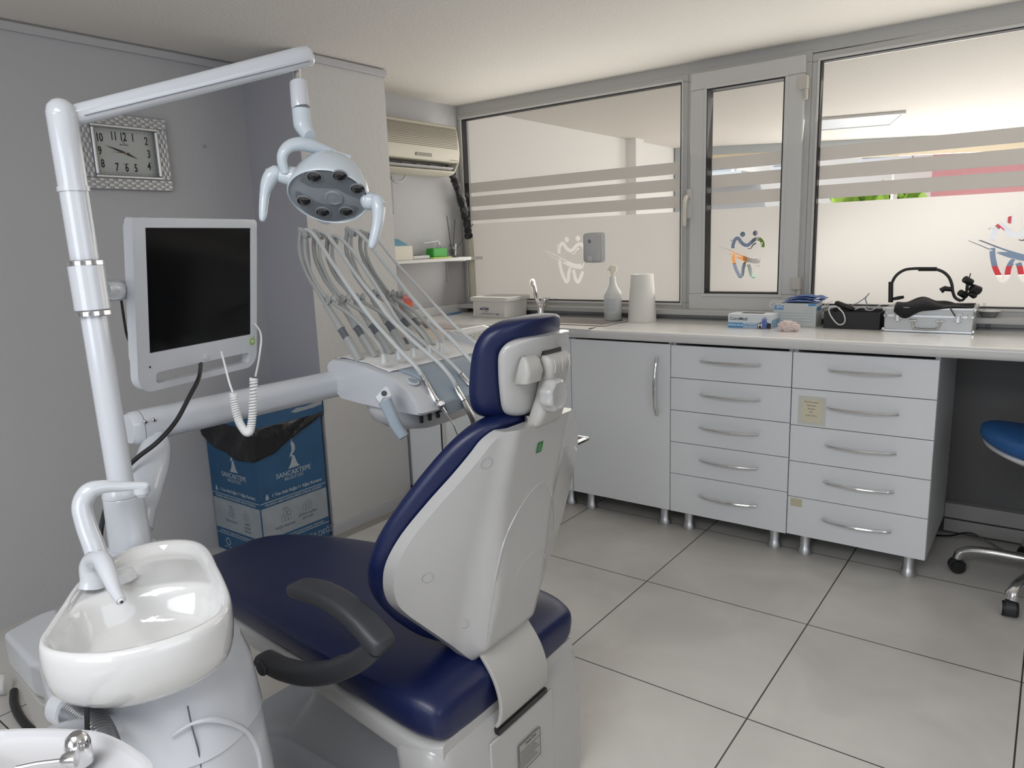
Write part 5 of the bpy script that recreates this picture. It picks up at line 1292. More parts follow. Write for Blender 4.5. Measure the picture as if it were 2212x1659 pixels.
# ================================================================ AIR CONDITIONER WALL
A = thing('air_conditioner', 'yellowed split air conditioner on the wall above the shelf', 'air conditioner', (XL, 2.95, 1.84))
AY0, AY1 = 2.575, 3.295
def acp(pts, y0, y1): return prism(NB(), pts, lambda a, b, d: (a, d, b), y0, y1)
prof_ac = [(XL, 1.968), (-2.83, 1.975), (-2.812, 1.966), (-2.802, 1.94), (-2.797, 1.88), (-2.795, 1.82), (-2.800, 1.785), (-2.806, 1.772), (-2.90, 1.768), (-2.92, 1.73), (-2.88, 1.712), (-2.90, 1.705), (XL, 1.705)]
obj('housing', acp(prof_ac, AY0, AY1-.01), M['ac'], A, bevel=.006, seg=3)
obj('side_cap', acp([(XL, 1.965), (-2.84, 1.972), (-2.818, 1.96), (-2.806, 1.90), (-2.800, 1.82), (-2.810, 1.77), (-2.85, 1.715), (-2.88, 1.705), (XL, 1.705)], AY1-.010, AY1), M['ac'], A, bevel=.004)
bm = NB()
for i in range(13):
    z = 1.842+i*.0088; x = -2.7955-.004*max(0, (z-1.90)/.06)
    box(bm, x-.004, x+.0004, AY0+.004, AY1-.022, z, z+.0042)
obj('grille', bm, M['acd'], A, smooth=False)
obj('outlet', B(-2.93, -2.872, AY0+.01, AY1-.03, 1.716, 1.7665), M['black'], A, smooth=False)
for k in range(6): obj('vane', B(-2.8715, -2.845, AY0+.08+.11*k, AY0+.083+.11*k, 1.73, 1.758), M['acd'], A, smooth=False)
obj('louver', acp([(-2.845, 1.735), (-2.822, 1.746), (-2.820, 1.744), (-2.843, 1.732)], AY0+.01, AY1-.035), M['pla'], A, smooth=False)
obj('bottom_flap', acp([(-2.88, 1.708), (-2.842, 1.716), (-2.826, 1.727), (-2.824, 1.723), (-2.84, 1.711), (-2.88, 1.703)], AY0, AY1-.02), M['ac'], A, bevel=.001)
obj('badge', B(-2.799, -2.7935, 2.93, 3.055, 1.789, 1.806), mat('badge_smoke', (.22, .21, .17), .25), A, bevel=.002)
text('lettering', 'AIR CONDITIONER', .008, M['acd'], basis((-2.7945, 3.235, 1.780), (0, 1, 0), (0, 0, 1)), A, .0002)
P = [at(975, 374, y=3.32), at(984, 392, y=3.36), at(994, 425, y=3.40), at(1003, 455, y=3.42), at(1010, 490, y=3.43), at(1013, 516, y=3.43)]
sp = sm([tuple(p) for p in P], 7); random.seed(4)
bw_ = tube(NB(), sp, [.0235+.004*random.uniform(-1, 1) for _ in sp], 12)
for v in bw_.verts: v.co += Vector((random.uniform(-1, 1), random.uniform(-1, 1), random.uniform(-1, 1)))*.0022
tag(obj('wrapped_pipe', bw_, M['bag'], None, angle=25), 'pipe bundle wrapped in torn black tape below the air conditioner', 'pipe')
P = [at(1015, 514, y=3.435), at(1019, 575, y=3.435), at(1022, 640, y=3.435)]
tag(obj('pipe_duct', tube(NB(), [tuple(p) for p in P], [.021, .022, .022], 10, .8), mat('duct_cream', (.52, .49, .38), .5)), 'cream pipe duct running down the corner below the black tape', 'pipe duct')
vt = at(852, 369, x=XL+.01)
tag(obj('wall_vent', lathe(NB(), [(.075, 0), (.075, .006), (.062, .012), (.058, .008), (.001, .006)], (XL, vt.y+.03, vt.z+.01), (1, 0, 0), 32), M['wall']), 'round wall vent cover just below the air conditioner', 'vent')
p = at(851, 420, x=-2.93)
t = thing('wall_organiser', 'clear plastic tray organiser on the wall behind the column edge', 'organiser', (-2.95, p.y-.03, p.z))
obj('shell', B(-2.975, -2.93, p.y-.16, p.y, p.z-.105, p.z+.10), M['clear'], t, bevel=.012, seg=3)
pc = mat('pocket_beige', (.62, .55, .45), .6)
for j in range(4): obj('pocket', B(-2.962, -2.94, p.y-.05, p.y-.012, p.z-.09+.045*j, p.z-.055+.045*j), pc, t, smooth=False)
# shelf with its bracket
t = thing('wall_shelf', 'short white wall shelf below the air conditioner', 'shelf', (-2.89, 3.0, 1.23))
obj('board', B(XL+.001, -2.80, 2.56, 3.462, 1.224, 1.242), M['upvc_sash'], t, bevel=.002)
def bracket(y):
    bm = NB(); box(bm, XL+.001, -2.84, y-.010, y+.010, 1.219, 1.2235); box(bm, XL+.001, XL+.006, y-.010, y+.010, 1.09, 1.219)
    bb = obj('bracket', bm, M['upvc'], t, bevel=.002)
    tube_ = tube(NB(), [(XL+.006, y-.007, 1.10), (XL+.010, y-.007, 1.20), (XL+.02, y-.007, 1.215), (-2.86, y-.007, 1.219)], .002, 6); sub(bb, 'bracket_rib', tube_, M['upvc'])
    tube_ = tube(NB(), [(XL+.006, y+.007, 1.10), (XL+.010, y+.007, 1.20), (XL+.02, y+.007, 1.215), (-2.86, y+.007, 1.219)], .002, 6); sub(bb, 'bracket_rib', tube_, M['upvc'])
bracket(3.34); bracket(2.70)
ZS = 1.2425
def sh(px, py=556, x=-2.87): return at(px, py, x=x)
y0, y1 = sh(845).y-.03, sh(881).y
t = thing('tissue_box', 'white paper block with blue sheets on top at the left of the shelf', 'box', (-2.87, (y0+y1)/2, ZS))
obj('block', B(-2.93, -2.83, y0, y1, ZS, ZS+.075), mat('ivory_paper', (.74, .71, .62), .8), t, bevel=.002)
bm = NB(); prism(bm, [(-2.92, ZS+.076), (-2.92, ZS+.115), (-2.85, ZS+.085), (-2.84, ZS+.076)], lambda a, b, d: (a, d, b), y0+.01, y1-.02)
obj('top_sheet', bm, mat('pale_blue_sheet', (.16, .38, .50), .6), t, smooth=False)
y0, y1 = sh(886).y, sh(922).y
t = thing('remote_control', 'grey remote control lying on the shelf', 'remote control', (-2.86, (y0+y1)/2, ZS))
obj('case', B(-2.885, -2.845, y0, y1, ZS, ZS+.020), M['pla'], t, bevel=.005)
for k in range(3): obj('button', B(-2.868, -2.860, y0+.03+.02*k, y0+.04+.02*k, ZS+.020, ZS+.0235), M['ink'], t, bevel=.001)
y0, y1 = sh(921).y, sh(962).y
tag(obj('note_pad', B(-2.86, -2.815, y0, y1, ZS, ZS+.006), mat('lime_pad', (.62, .72, .16), .6), None, bevel=.001), 'thin lime green pad at the front of the shelf', 'note pad')
y0, y1 = sh(935).y, sh(966).y
g = B(-2.925, -2.865, y0, y1, ZS, ZS+.058); tag(obj('green_box', g, M['green'], None, bevel=.010, seg=3), 'small bright green plastic box on the shelf', 'box')
yb = sh(967).y+.012
t = thing('pump_bottle', 'clear spray bottle with a long white nozzle behind the green box', 'bottle', (-2.945, yb, ZS))
obj('bottle', lathe(NB(), [(.018, 0), (.020, .005), (.020, .055), (.010, .068), (.009, .076)], (-2.945, yb, ZS), seg=20), M['clear'], t)
obj('pump', lathe(NB(), [(.009, .074), (.009, .088), (.004, .09), (.004, .098)], (-2.945, yb, ZS), seg=16), M['white'], t)
obj('nozzle', tube(NB(), [(-2.945, yb, ZS+.097), (-2.94, yb-.13, ZS+.088)], .0030, 8), M['white'], t)
yg = sh(979).y
t = thing('glass_cup', 'clear plastic cup of water holding black reed sticks', 'cup', (-2.875, yg, ZS))
obj('cup', lathe(NB(), [(.021, 0), (.023, .01), (.028, .078), (.0268, .078), (.022, .012), (.001, .010)], (-2.875, yg, ZS), seg=28), M['clear'], t)
obj('water', lathe(NB(), [(.0215, .0115), (.0245, .045), (.0005, .045)], (-2.875, yg, ZS), seg=28), glass_mat('water', (.86, .88, .86), .1), t)
for k, (a, b, l) in enumerate((((975, 520), (965, 466), 'reed stick leaning left out of the cup on the shelf'), ((976, 520), (983, 474), 'upright reed stick in the cup on the shelf'), ((978, 524), (1022, 484), 'reed stick leaning far right out of the cup on the shelf'))):
    q0, q1 = Vector((-2.875, yg-.004+.006*k, ZS+.02)), at(*b, x=-2.875)
    tag(obj('reed_stick', tube(NB(), [q0, q1], .0021, 8), M['ink']), l, 'reed stick', 'black reed sticks in the cup')
yb = sh(990).y+.02
t = thing('small_bottle', 'tiny clear bottle at the right end of the shelf', 'bottle', (-2.93, yb, ZS))
obj('bottle', lathe(NB(), [(.013, 0), (.014, .004), (.014, .035), (.007, .044), (.007, .05)], (-2.93, yb, ZS), seg=18), M['clear'], t)
obj('cap', lathe(NB(), [(.009, .048), (.009, .062), (.001, .063)], (-2.93, yb, ZS), seg=16), M['white'], t)

# ================================================================ THINGS ON THE WORKTOP
ZW = .9055
# sharps container, cups, blue spatula on the left
p = Vector((-2.79, 2.745, .8725))
t = thing('sharps_container', 'tall orange sharps container on the beige worktop', 'container', (p.x, p.y, .8725))
obj('body', rings(NB(), [[(p.x+a, p.y+b, .8725+z) for a, b in rrect(w, w, .012, 4)] for z, w in ((0, .072), (.004, .076), (.15, .092), (.156, .092))]), M['orange'], t, angle=50)
obj('lid', rings(NB(), [[(p.x+a, p.y+b, .8725+z) for a, b in rrect(w, w, .012, 4)] for z, w in ((.155, .10), (.170, .10), (.172, .07), (.19, .065), (.192, .05))]), mat('lid_pink', (.48, .10, .11), .4), t, angle=50)
obj('label', B(p.x+.040, p.x+.0475, p.y-.03, p.y+.03, .92, .99), mat('label_red', (.55, .05, .02), .5), t, smooth=False)
text('lettering', 'KESİCİ', .018, M['ink'], basis((p.x+.0478, p.y, .97), (0, 1, 0), (0, 0, 1)), t, .0002); text('lettering', 'ATIK', .018, M['ink'], basis((p.x+.0478, p.y, .945), (0, 1, 0), (0, 0, 1)), t, .0002)
p = Vector((-2.80, 2.865, .8725))
t = thing('clear_box', 'clear plastic box on the beige worktop behind the hoses', 'box', (p.x, p.y, .8725))
obj('box_shell', B(p.x-.05, p.x+.05, p.y-.03, p.y+.03, .8726, .93), M['clear'], t, bevel=.006)
bm = NB(); random.seed(9)
for k in range(14):
    a = Vector((p.x+random.uniform(-.035, .035), p.y+random.uniform(-.018, .018), .878)); tube(bm, [a, a+Vector((random.uniform(-.01, .01), random.uniform(-.008, .008), random.uniform(.02, .042)))], .0015, 5)
o = obj('burs', bm, M['steel'], t); o['kind'] = 'stuff'
q = [at(963, 681, z=ZW+.004), at(975, 678, z=ZW+.006), at(987, 675, z=ZW+.006), at(998, 674, z=ZW+.004)]
tag(obj('spatula', tube(NB(), sm([tuple(a) for a in q], 4), [.006]*4+[.011]*5+[.012, .010, .006, .004], 12, .4), mat('spatula_blue', (.02, .20, .45), .4)), 'blue plastic spatula on the worktop left of the white tub', 'spatula')
# white tub with lid
z9 = Zf(860, 600, 4.424)
a, b = at(*z9(715, 377), z=ZW), at(*z9(1045, 386), z=ZW)
tx0, tx1, ty = a.x, b.x, (a.y+b.y)/2-.0; td = .20; th_ = (at(*z9(715, 210), y=ty).z-ZW)
t = thing('storage_tub', 'white plastic storage tub with lid beside the sink', 'tub', ((tx0+tx1)/2, ty+td/2, ZW))
cx, cy = (tx0+tx1)/2, ty+td/2; w, d = tx1-tx0, td
wt = mat('tub_plastic', (.68, .68, .645), .45)
obj('body', rings(NB(), [[(cx+p_, cy+q_, ZW+z) for p_, q_ in rrect(w*s, d*s, .015, 4)] for z, s in ((0, .98), (.003, 1), (th_, 1.04))]), wt, t, angle=50)
obj('lid', rings(NB(), [[(cx+p_, cy+q_, ZW+th_+z) for p_, q_ in rrect(w*1.05+e_, d*1.05+e_, .018, 4)] for z, e_ in ((-.006, .022), (.012, .026), (.016, .02), (.016, .002), (.011, -.004))]), wt, t, angle=50)
for i in (-.5, .5): obj('rib', B(cx+i*w*.93-.005, cx+i*w*.93+.005, ty-.007, ty+.004, ZW+.004, ZW+th_-.008), wt, t, bevel=.002)
nv = mat('navy_ink', (.03, .035, .12), .6)
text('lettering', 'ALTUN', .019, nv, basis((cx-.035, ty-.0045, ZW+.048), (1, 0, 0), (0, 0, 1)), t, .0003, bold=.0006)
text('lettering', 'plastik', .010, mat('pale_ink', (.35, .38, .42), .6), basis((cx-.022, ty-.003, ZW+.034), (1, 0, 0), (0, 0, 1)), t, .0003)
text('lettering', 'No:04', .011, nv, basis((cx+.055, ty-.003, ZW+.020), (1, 0, 0), (0, 0, 1)), t, .0003)
obj('print_line', B(cx-.06, cx+.03, ty-.0035, ty-.002, ZW+.020, ZW+.022), nv, t, smooth=False)
# spray bottle
p = at(1324, 692, z=ZW); k_ = (p-CAM).dot(CF)/FPX
r_ = 18.6*k_
t = thing('spray_bottle', 'translucent white trigger spray bottle with printed label', 'bottle', (p.x, p.y, ZW))
bp2 = mat('bottle_frosted', (.70, .71, .69), .35)
hB = at(1325, 573, y=p.y).z-ZW
obj('bottle', lathe(NB(), [(r_*.9, 0), (r_, .006), (r_, hB*.48), (r_*.95, hB*.52), (r_*.62, hB*.60), (r_*.42, hB*.68), (r_*.36, hB*.76), (r_*.34, hB*.80)], p, seg=32), bp2, t, angle=60)
la = obj('label', lathe(NB(), [(r_+.0006, hB*.14), (r_+.0008, hB*.145), (r_+.0008, hB*.44), (r_+.0006, hB*.445)], p, seg=32), mat('label_white', (.70, .72, .73), .5), t)
bm = NB(); dirc = (Vector((CAM.x, CAM.y, 0))-Vector((p.x, p.y, 0))).normalized(); sdv = Vector((-dirc.y, dirc.x, 0))
pi_ = mat('print_grey', (.32, .34, .38), .6)
for i in range(11):
    zz_ = hB*(.19+.021*i)
    a0_ = -.75; a1_ = .25+.35*((i*5) % 3)/3
    pts = [p+dirc*math.cos(a)*(r_+.0014)+sdv*math.sin(a)*(r_+.0014)+Vector((0, 0, zz_)) for a in [a0_+(a1_-a0_)*j/8 for j in range(9)]]
    sub(la, 'label_print', tube(NB(), pts, .0006, 4), pi_, smooth=False)
pts = [p+dirc*math.cos(.95)*(r_+.001)+sdv*math.sin(.95)*(r_+.001)+Vector((0, 0, hB*.22))]
th2 = obj('spray_head', rings(NB(), [[p+Vector((x*1, 0, 0))+CR.normalized()*u+Vector((0, 0, z))+dirc*v for u, v in rrect(w_, .018, .005, 3, c_)] for x, z, w_, c_ in ((0, hB*.78, .020, 0), (0, hB*.86, .022, .002), (0, hB*.90, .034, .004), (0, hB*.96, .044, .004), (0, hB*.99, .036, .002), (0, hB, .02, 0))]), mat('nozzle_ivory', (.74, .69, .58), .4), t, angle=50)
sub(th2, 'trigger', tube(NB(), sm([tuple(p+CR*.016+Vector((0, 0, hB*.92))), tuple(p+CR*.024+Vector((0, 0, hB*.86))), tuple(p+CR*.026+Vector((0, 0, hB*.80)))], 4), .0032, 8), bpy.data.materials['nozzle_ivory'])
sub(th2, 'nozzle', tube(NB(), [p-CR*.014+Vector((0, 0, hB*.93)), p-CR*.027+Vector((0, 0, hB*.92))], .006, 10), bpy.data.materials['nozzle_ivory'])
# paper towel roll
p = at(1387, 694, z=ZW); k_ = (p-CAM).dot(CF)/FPX; hR = at(1384, 592, y=p.y).z-ZW
t = thing('paper_roll', 'tapered white paper towel roll standing beside the spray bottle', 'paper roll', (p.x, p.y, ZW))
pr_ = mat('roll_paper', (.74, .73, .69), .9, bump=.3, bscale=120)
obj('roll', lathe(NB(), [(30*k_, 0), (30.3*k_, .004), (29*k_, hR*.25), (24*k_, hR-.004), (23*k_, hR), (9*k_, hR), (8.5*k_, hR-.02), (8.5*k_, hR-.06), (.0005, hR-.06)], p, seg=44), pr_, t, angle=50)
# soap dispenser fixed on the glass
a, b = at(1261, 504, y=3.45), at(1290, 567, y=3.45)
t = thing('soap_dispenser', 'grey soap dispenser stuck on the glass over the tooth emblem', 'soap dispenser', ((a.x+b.x)/2, 3.52, (a.z+b.z)/2))
sg_ = mat('dispenser_grey', (.52, .53, .54), .4)
w_, h_ = b.x-a.x+.004, a.z-b.z; cx, cz = (a.x+b.x)/2, (a.z+b.z)/2
obj('body', rings(NB(), [[(cx+p_, y, cz+q_) for p_, q_ in rrect(w_*s, h_*s, .016, 5)] for y, s in ((3.440, .90), (3.444, .97), (3.455, 1.0), (3.490, 1.0))]), sg_, t, angle=50)
obj('back_plate', rings(NB(), [[(cx+p_, y, cz+q_) for p_, q_ in rrect(w_*1.04, h_*1.03, .016, 5)] for y in (3.4905, 3.5315)]), M['cool'], t, angle=50)
obj('push_button', rings(NB(), [[(cx+p_, y, cz-h_*.38+q_) for p_, q_ in rrect(.030*s, .030*s, .006, 4)] for y, s in ((3.434, .8), (3.437, 1), (3.446, 1))]), M['pla'], t, angle=50)
obj('brand_mark', lathe(NB(), [(.010, 0), (.010, .0012), (.0005, .0013)], (cx, 3.4405, cz+h_*.22), (0, -1, 0), 24), mat('mark_dark', (.16, .16, .17), .5), t)
for k in (-1, 0, 1): obj('mark_line', B(cx-.007, cx+.007, 3.4385, 3.4395, cz+h_*.22+.005*k-.0008, cz+h_*.22+.005*k+.0008), sg_, t, smooth=False)
# glove box
z10 = Zf(1280, 560, 4.424)
a, b = at(*z10(1275, 656), z=ZW), at(*z10(1722, 661), z=ZW); gy = (a.y+b.y)/2; gh = at(*z10(1275, 520), y=gy).z-ZW
t = thing('glove_box', 'low blue and white carton of nitrile gloves marked M', 'glove box', ((a.x+b.x)/2, gy+.06, ZW))
gx0, gx1 = a.x, b.x
obj('carton', B(gx0, gx1, gy, gy+.12, ZW, ZW+gh), mat('carton_white', (.66, .70, .73), .45), t, bevel=.001)
tq = lambda x, z, h=.0008: basis((x, gy-h, z), (1, 0, 0), (0, 0, 1))
def gq(n, u0, u1, v0, v1, m, h=.0008): obj(n, B(gx0+(gx1-gx0)*u0, gx0+(gx1-gx0)*u1, gy-h, gy, ZW+gh*v0, ZW+gh*v1), m, t, smooth=False)
gq('print_blue', 0.003, .36, .02, .38, mat('cyan_print', (.05, .30, .60), .5)); gq('print_pale', .36, .69, .02, .38, mat('pale_print', (.42, .55, .66), .5)); gq('print_black', .69, .997, .02, .40, M['ink'])
GW = gx1-gx0
text('lettering', 'CoreMed', .025*GW/.235, mat('logo_grey', (.10, .12, .16), .5), tq(gx0+GW*.25, ZW+gh*.66, .0012), t, .0002, bold=.0002)
text('lettering', 'NITRILE BLUE', .0135*GW/.235, M['white'], tq(gx0+GW*.18, ZW+gh*.2, .0012), t, .0002, bold=.0003)
text('lettering', 'NITRIL MAVİ', .0125*GW/.235, M['boxb'], tq(gx0+GW*.52, ZW+gh*.2, .0012), t, .0002)
text('lettering', 'M', .030*GW/.235, M['white'], tq(gx0+GW*.75, ZW+gh*.21, .0014), t, .0002, bold=.0008)
hand_ = [(.80, .02), (.90, .02), (.895, .25), (.93, .42), (.92, .50), (.89, .45), (.905, .72), (.89, .73), (.875, .55), (.87, .82), (.855, .82), (.85, .56), (.835, .80), (.82, .79), (.828, .55), (.80, .70), (.785, .68), (.80, .45), (.765, .50), (.755, .44), (.80, .34)]
obj('glove_picture', prism(NB(), [(gx0+GW*u, ZW+gh*v) for u, v in hand_], lambda a_, b_, d_: (a_, gy-.001-d_, b_), 0, .0006), mat('glove_blue', (.10, .16, .42), .6), t, smooth=False)
obj('opening', B(gx0+GW*.25, gx0+GW*.75, gy+.035, gy+.075, ZW+gh, ZW+gh+.0012), M['black'], t, smooth=False)
obj('side_print', B(gx1, gx1+.0008, gy+.004, gy+.116, ZW+.003, ZW+gh*.6), mat('side_blue', (.22, .36, .52), .5), t, smooth=False)
# mask box with masks on top
a, b = at(*z10(1735, 640), z=ZW), at(*z10(2130, 650), z=ZW); my_ = b.y; mx0, mx1 = at(*z10(1722, 600), y=my_).x, b.x; mh = at(*z10(2130, 425), y=my_).z-ZW
t = thing('mask_box', 'pale carton of surgical masks right of the glove box', 'mask box', ((mx0+mx1)/2, my_+.05, ZW))
obj('carton', B(mx0, mx1, my_, my_+.10, ZW, ZW+mh), mat('carton_pale', (.56, .60, .60), .45), t, bevel=.001)
for u0, u1, v0, v1 in ((.02, .25, .72, .90), (.82, .995, .90, .985)): obj('label_print', B(mx0+(mx1-mx0)*u0, mx0+(mx1-mx0)*u1, my_-.0008, my_, ZW+mh*v0, ZW+mh*v1), M['boxb'], t, smooth=False)
text('lettering', 'OZDAR', .016, M['white'], basis((mx0+(mx1-mx0)*.135, my_-.0012, ZW+mh*.81), (1, 0, 0), (0, 0, 1)), t, .0002)
for i in range(6): obj('print_line', B(mx0+(mx1-mx0)*(.70 if i < 2 else .08), mx0+(mx1-mx0)*.95, my_-.0007, my_, ZW+mh*(.82-.12*i), ZW+mh*(.83-.12*i)), mat('line_print', (.30, .38, .42), .6) if not i else bpy.data.materials['line_print'], t, smooth=False)
obj('side_label', B(mx1, mx1+.0008, my_+.01, my_+.09, ZW+mh*.68, ZW+mh*.88), M['boxb'], t, smooth=False)
random.seed(21)
for k in range(3):
    bm = NB(); gx, gyy = 14, 8; g2 = []
    for i in range(gx+1):
        row = []
        for j in range(gyy+1):
            u, v = i/gx, j/gyy
            x = mx0+.035+.01*k+u*(mx1-mx0-.03); y = my_+.005+v*.085+.004*k; z = ZW+mh+.004+.009*k+.012*math.sin(u*PI)*(.5+.5*math.sin(v*5+k))+.003*math.sin(u*20+k*2)*v
            row.append(bm.verts.new((x, y, z)))
        g2.append(row)
    for i in range(gx):
        for j in range(gyy): bm.faces.new((g2[i][j], g2[i+1][j], g2[i+1][j+1], g2[i][j+1]))
    t2 = thing('face_mask', ['lowest blue face mask piled on the mask carton', 'middle blue face mask in the pile on the mask carton', 'topmost blue face mask on the mask carton'][k], 'face mask', (mx0+.1, my_+.05, ZW+mh), 'blue face masks on the carton')
    o = obj('mask_cloth', bm, M['maskblue'], t2); s_ = o.modifiers.new('t', 'SOLIDIFY'); s_.thickness = .002
    for sx_ in ((mx0-.005, mx0+.03) if k < 2 else (mx1, mx1+.03)):
        q = [(sx_+.02, my_+.01, ZW+mh+.01), (sx_-.004, my_-.004, ZW+mh+.008-.01*k), (sx_-.008, my_-.006, ZW+mh-.018), (sx_+.012, my_-.004, ZW+mh-.008), (sx_+.03, my_+.02, ZW+mh+.012)]
        obj('ear_loop', tube(NB(), sm(q, 5), .0013, 6), M['white'], t2)
# crumpled tissue
p = at(1703, 715, z=ZW); random.seed(31)
bm = bmesh.new(); bmesh.ops.create_icosphere(bm, subdivisions=4, radius=1)
from mathutils import noise
for v in bm.verts:
    n_ = 1+.35*noise.noise(v.co*2.6)+.18*noise.noise(v.co*7); c_ = v.co*n_; v.co = Vector((p.x+c_.x*.042, p.y+c_.y*.03, max(ZW, ZW+.018+c_.z*.024)))
tag(obj('crumpled_tissue', bm, M['pink'], None, angle=60), 'crumpled pinkish tissue lying before the mask box', 'tissue')
# black open box with leads
zb_ = Zf(1540, 560, 3.292)
a, b = at(*zb_(782, 490), z=ZW), at(*zb_(1192, 503), z=ZW); by_ = (a.y+b.y)/2-.0; bx0, bx1 = a.x, b.x-.004; bh_ = at(*zb_(782, 372), y=by_).z-ZW
t = thing('black_box', 'open black box of leads left of the metal case', 'box', ((bx0+bx1)/2, by_+.09, ZW))
bm = NB(); box(bm, bx0, bx1, by_, by_+.004, ZW, ZW+bh_); box(bm, bx0, bx1, by_+.176, by_+.18, ZW, ZW+bh_); box(bm, bx0, bx0+.004, by_+.004, by_+.176, ZW, ZW+bh_); box(bm, bx1-.004, bx1, by_+.004, by_+.176, ZW, ZW+bh_); box(bm, bx0+.004, bx1-.004, by_+.004, by_+.176, ZW, ZW+.004)
obj('tray', bm, mat('black_card', (.02, .02, .022), .6), t, smooth=False)
q0, q1 = at(*zb_(890, 315), y=by_+.05), at(*zb_(985, 352), y=by_+.05)
tag(obj('power_adapter', tube(NB(), [q0, q1], .014, 14, .8, rnd=True), M['black'], None, angle=50), 'black power adapter lying across the open black box', 'adapter')
q = [at(*zb_(*k), y=by_-.008) for k in ((880, 335), (835, 340), (825, 370), (850, 420), (890, 462), (925, 460), (940, 430), (925, 380), (890, 345))]
tag(obj('white_lead', tube(NB(), sm([tuple(k) for k in q], 6), .0026, 8), M['white']), 'white looped lead hanging over the front of the black box', 'lead')
q = [at(*zb_(*k), y=by_+.06) for k in ((960, 365), (985, 330), (1030, 310), (1080, 275), (1110, 245))]
tag(obj('grey_lead', tube(NB(), sm([tuple(k) for k in q], 6), .0022, 6), M['slate']), 'grey lead pointing up out of the black box', 'lead')
q = [at(*zb_(*k), y=by_+.07) for k in ((1085, 365), (1095, 320), (1085, 280), (1112, 242))]
tag(obj('grey_lead', tube(NB(), sm([tuple(k) for k in q], 6), .0022, 6), M['slate']), 'grey lead bent upright at the middle of the black box', 'lead')
q = [at(*zb_(*k), y=by_+.05) for k in ((1000, 362), (1040, 345), (1075, 335), (1090, 358), (1130, 362), (1165, 340), (1200, 320))]
tag(obj('white_lead', tube(NB(), sm([tuple(k) for k in q], 6), .0024, 6), M['white']), 'white lead draped from the black box towards the metal case', 'lead')
# aluminium case
a, b = at(*zb_(1204, 509), z=ZW+.002), at(*zb_(1850, 528), z=ZW+.002); ky = (a.y+b.y)/2; kx0, kx1 = a.x, b.x; kh = at(*zb_(1204, 340), y=ky).z-ZW
t = thing('metal_case', 'silver aluminium carrying case on the worktop under the headband', 'case', ((kx0+kx1)/2, ky+.12, ZW))
KD = .24
cs = mat('case_panel', (.52, .53, .53), .35, .35)
obj('case_bottom', B(kx0+.002, kx1-.002, ky+.002, ky+KD, ZW+.001, ZW+kh*.66), cs, t, bevel=.004); obj('case_lid', B(kx0+.002, kx1-.002, ky+.002, ky+KD, ZW+kh*.67, ZW+kh), cs, t, bevel=.004)
for z0_, z1_ in ((.0005, .009), (kh*.60, kh*.72), (kh-.008, kh+.001)):
    obj('edge_trim', B(kx0, kx1, ky-.0005, ky+.003, ZW+z0_, ZW+z1_), M['alu'], t, bevel=.001)
for x in (kx0, kx1):
    for z in (ZW+.002, ZW+kh-.014): obj('corner_cap', B(x-.006, x+.006, ky-.003, ky+.012, z, z+.013), M['chrome'], t, bevel=.004, seg=3)
def cq(u): return kx0+(kx1-kx0)*u
for u in (.165, .835):
    l = obj('latch', B(cq(u)-.013, cq(u)+.013, ky-.005, ky+.001, ZW+kh*.48, ZW+kh*.80), M['chrome'], t, bevel=.002)
    sub(l, 'latch_tongue', box(NB(), cq(u)-.007, cq(u)+.007, ky-.009, ky-.005, ZW+kh*.42, ZW+kh*.72), M['alu'], bevel=.002)
for u in (.03, .95): obj('side_clasp', B(cq(u)-.006, cq(u)+.006, ky-.004, ky+.001, ZW+kh*.58, ZW+kh*.78), M['chrome'], t, bevel=.002)
for u in (.34, .64): obj('handle_mount', B(cq(u)-.014, cq(u)+.014, ky-.004, ky+.001, ZW+kh*.42, ZW+kh*.53), M['chrome'], t, bevel=.003)
obj('handle', tube(NB(), sm([(cq(.34), ky-.006, ZW+kh*.46), (cq(.345), ky-.012, ZW+kh*.30), (cq(.37), ky-.016, ZW+kh*.18), (cq(.49), ky-.018, ZW+kh*.14), (cq(.61), ky-.016, ZW+kh*.18), (cq(.635), ky-.012, ZW+kh*.30), (cq(.64), ky-.006, ZW+kh*.46)], 5), .0042, 10), M['chrome'], t)
# loupe headband resting on the case
hy = ky+.13
def hb_(a, b, dy=0): return tuple(at(*zb_(a, b), y=hy+dy))
t = thing('loupe_headband', 'black loupe headband standing upright on the metal case', 'headband', hb_(1500, 305))
obj('band', tube(NB(), sm([hb_(1272, 170), hb_(1300, 120), hb_(1350, 82), hb_(1410, 68), hb_(1540, 66), hb_(1620, 82), hb_(1672, 120), hb_(1698, 175), hb_(1706, 230), hb_(1725, 275), hb_(1765, 296)], 6), .0058, 10, .8), M['black'], t)
obj('top_pad', tube(NB(), [hb_(1462, 70), hb_(1592, 70)], .0105, 12, .8), M['black'], t)
obj('temple_post', tube(NB(), [hb_(1266, 160), hb_(1264, 306)], .0095, 10), M['black'], t)
obj('knob_arm', tube(NB(), [hb_(1270, 285), hb_(1320, 275), hb_(1358, 268)], [.006, .008, .006], 10), M['black'], t)
obj('side_clip', tube(NB(), [hb_(1622, 225), hb_(1650, 208), hb_(1700, 215)], [.012, .011, .009], 10), M['black'], t)
obj('optic_arm', tube(NB(), sm([hb_(1765, 296), hb_(1790, 275), hb_(1805, 225), hb_(1812, 175), hb_(1832, 100)], 4), [.005]*9+[.006]*4+[.002]*4, 8), M['black'], t)
for (x0_, y0_), (x1_, y1_), r_ in (((1790, 140), (1838, 168), .014), ((1755, 235), (1800, 262), .013), ((1840, 205), (1895, 225), .017), ((1830, 240), (1862, 262), .012)):
    obj('loupe', tube(NB(), [hb_(x0_, y0_, -.01), hb_(x1_, y1_, .01)], r_, 14), M['black'], t, bevel=.002)
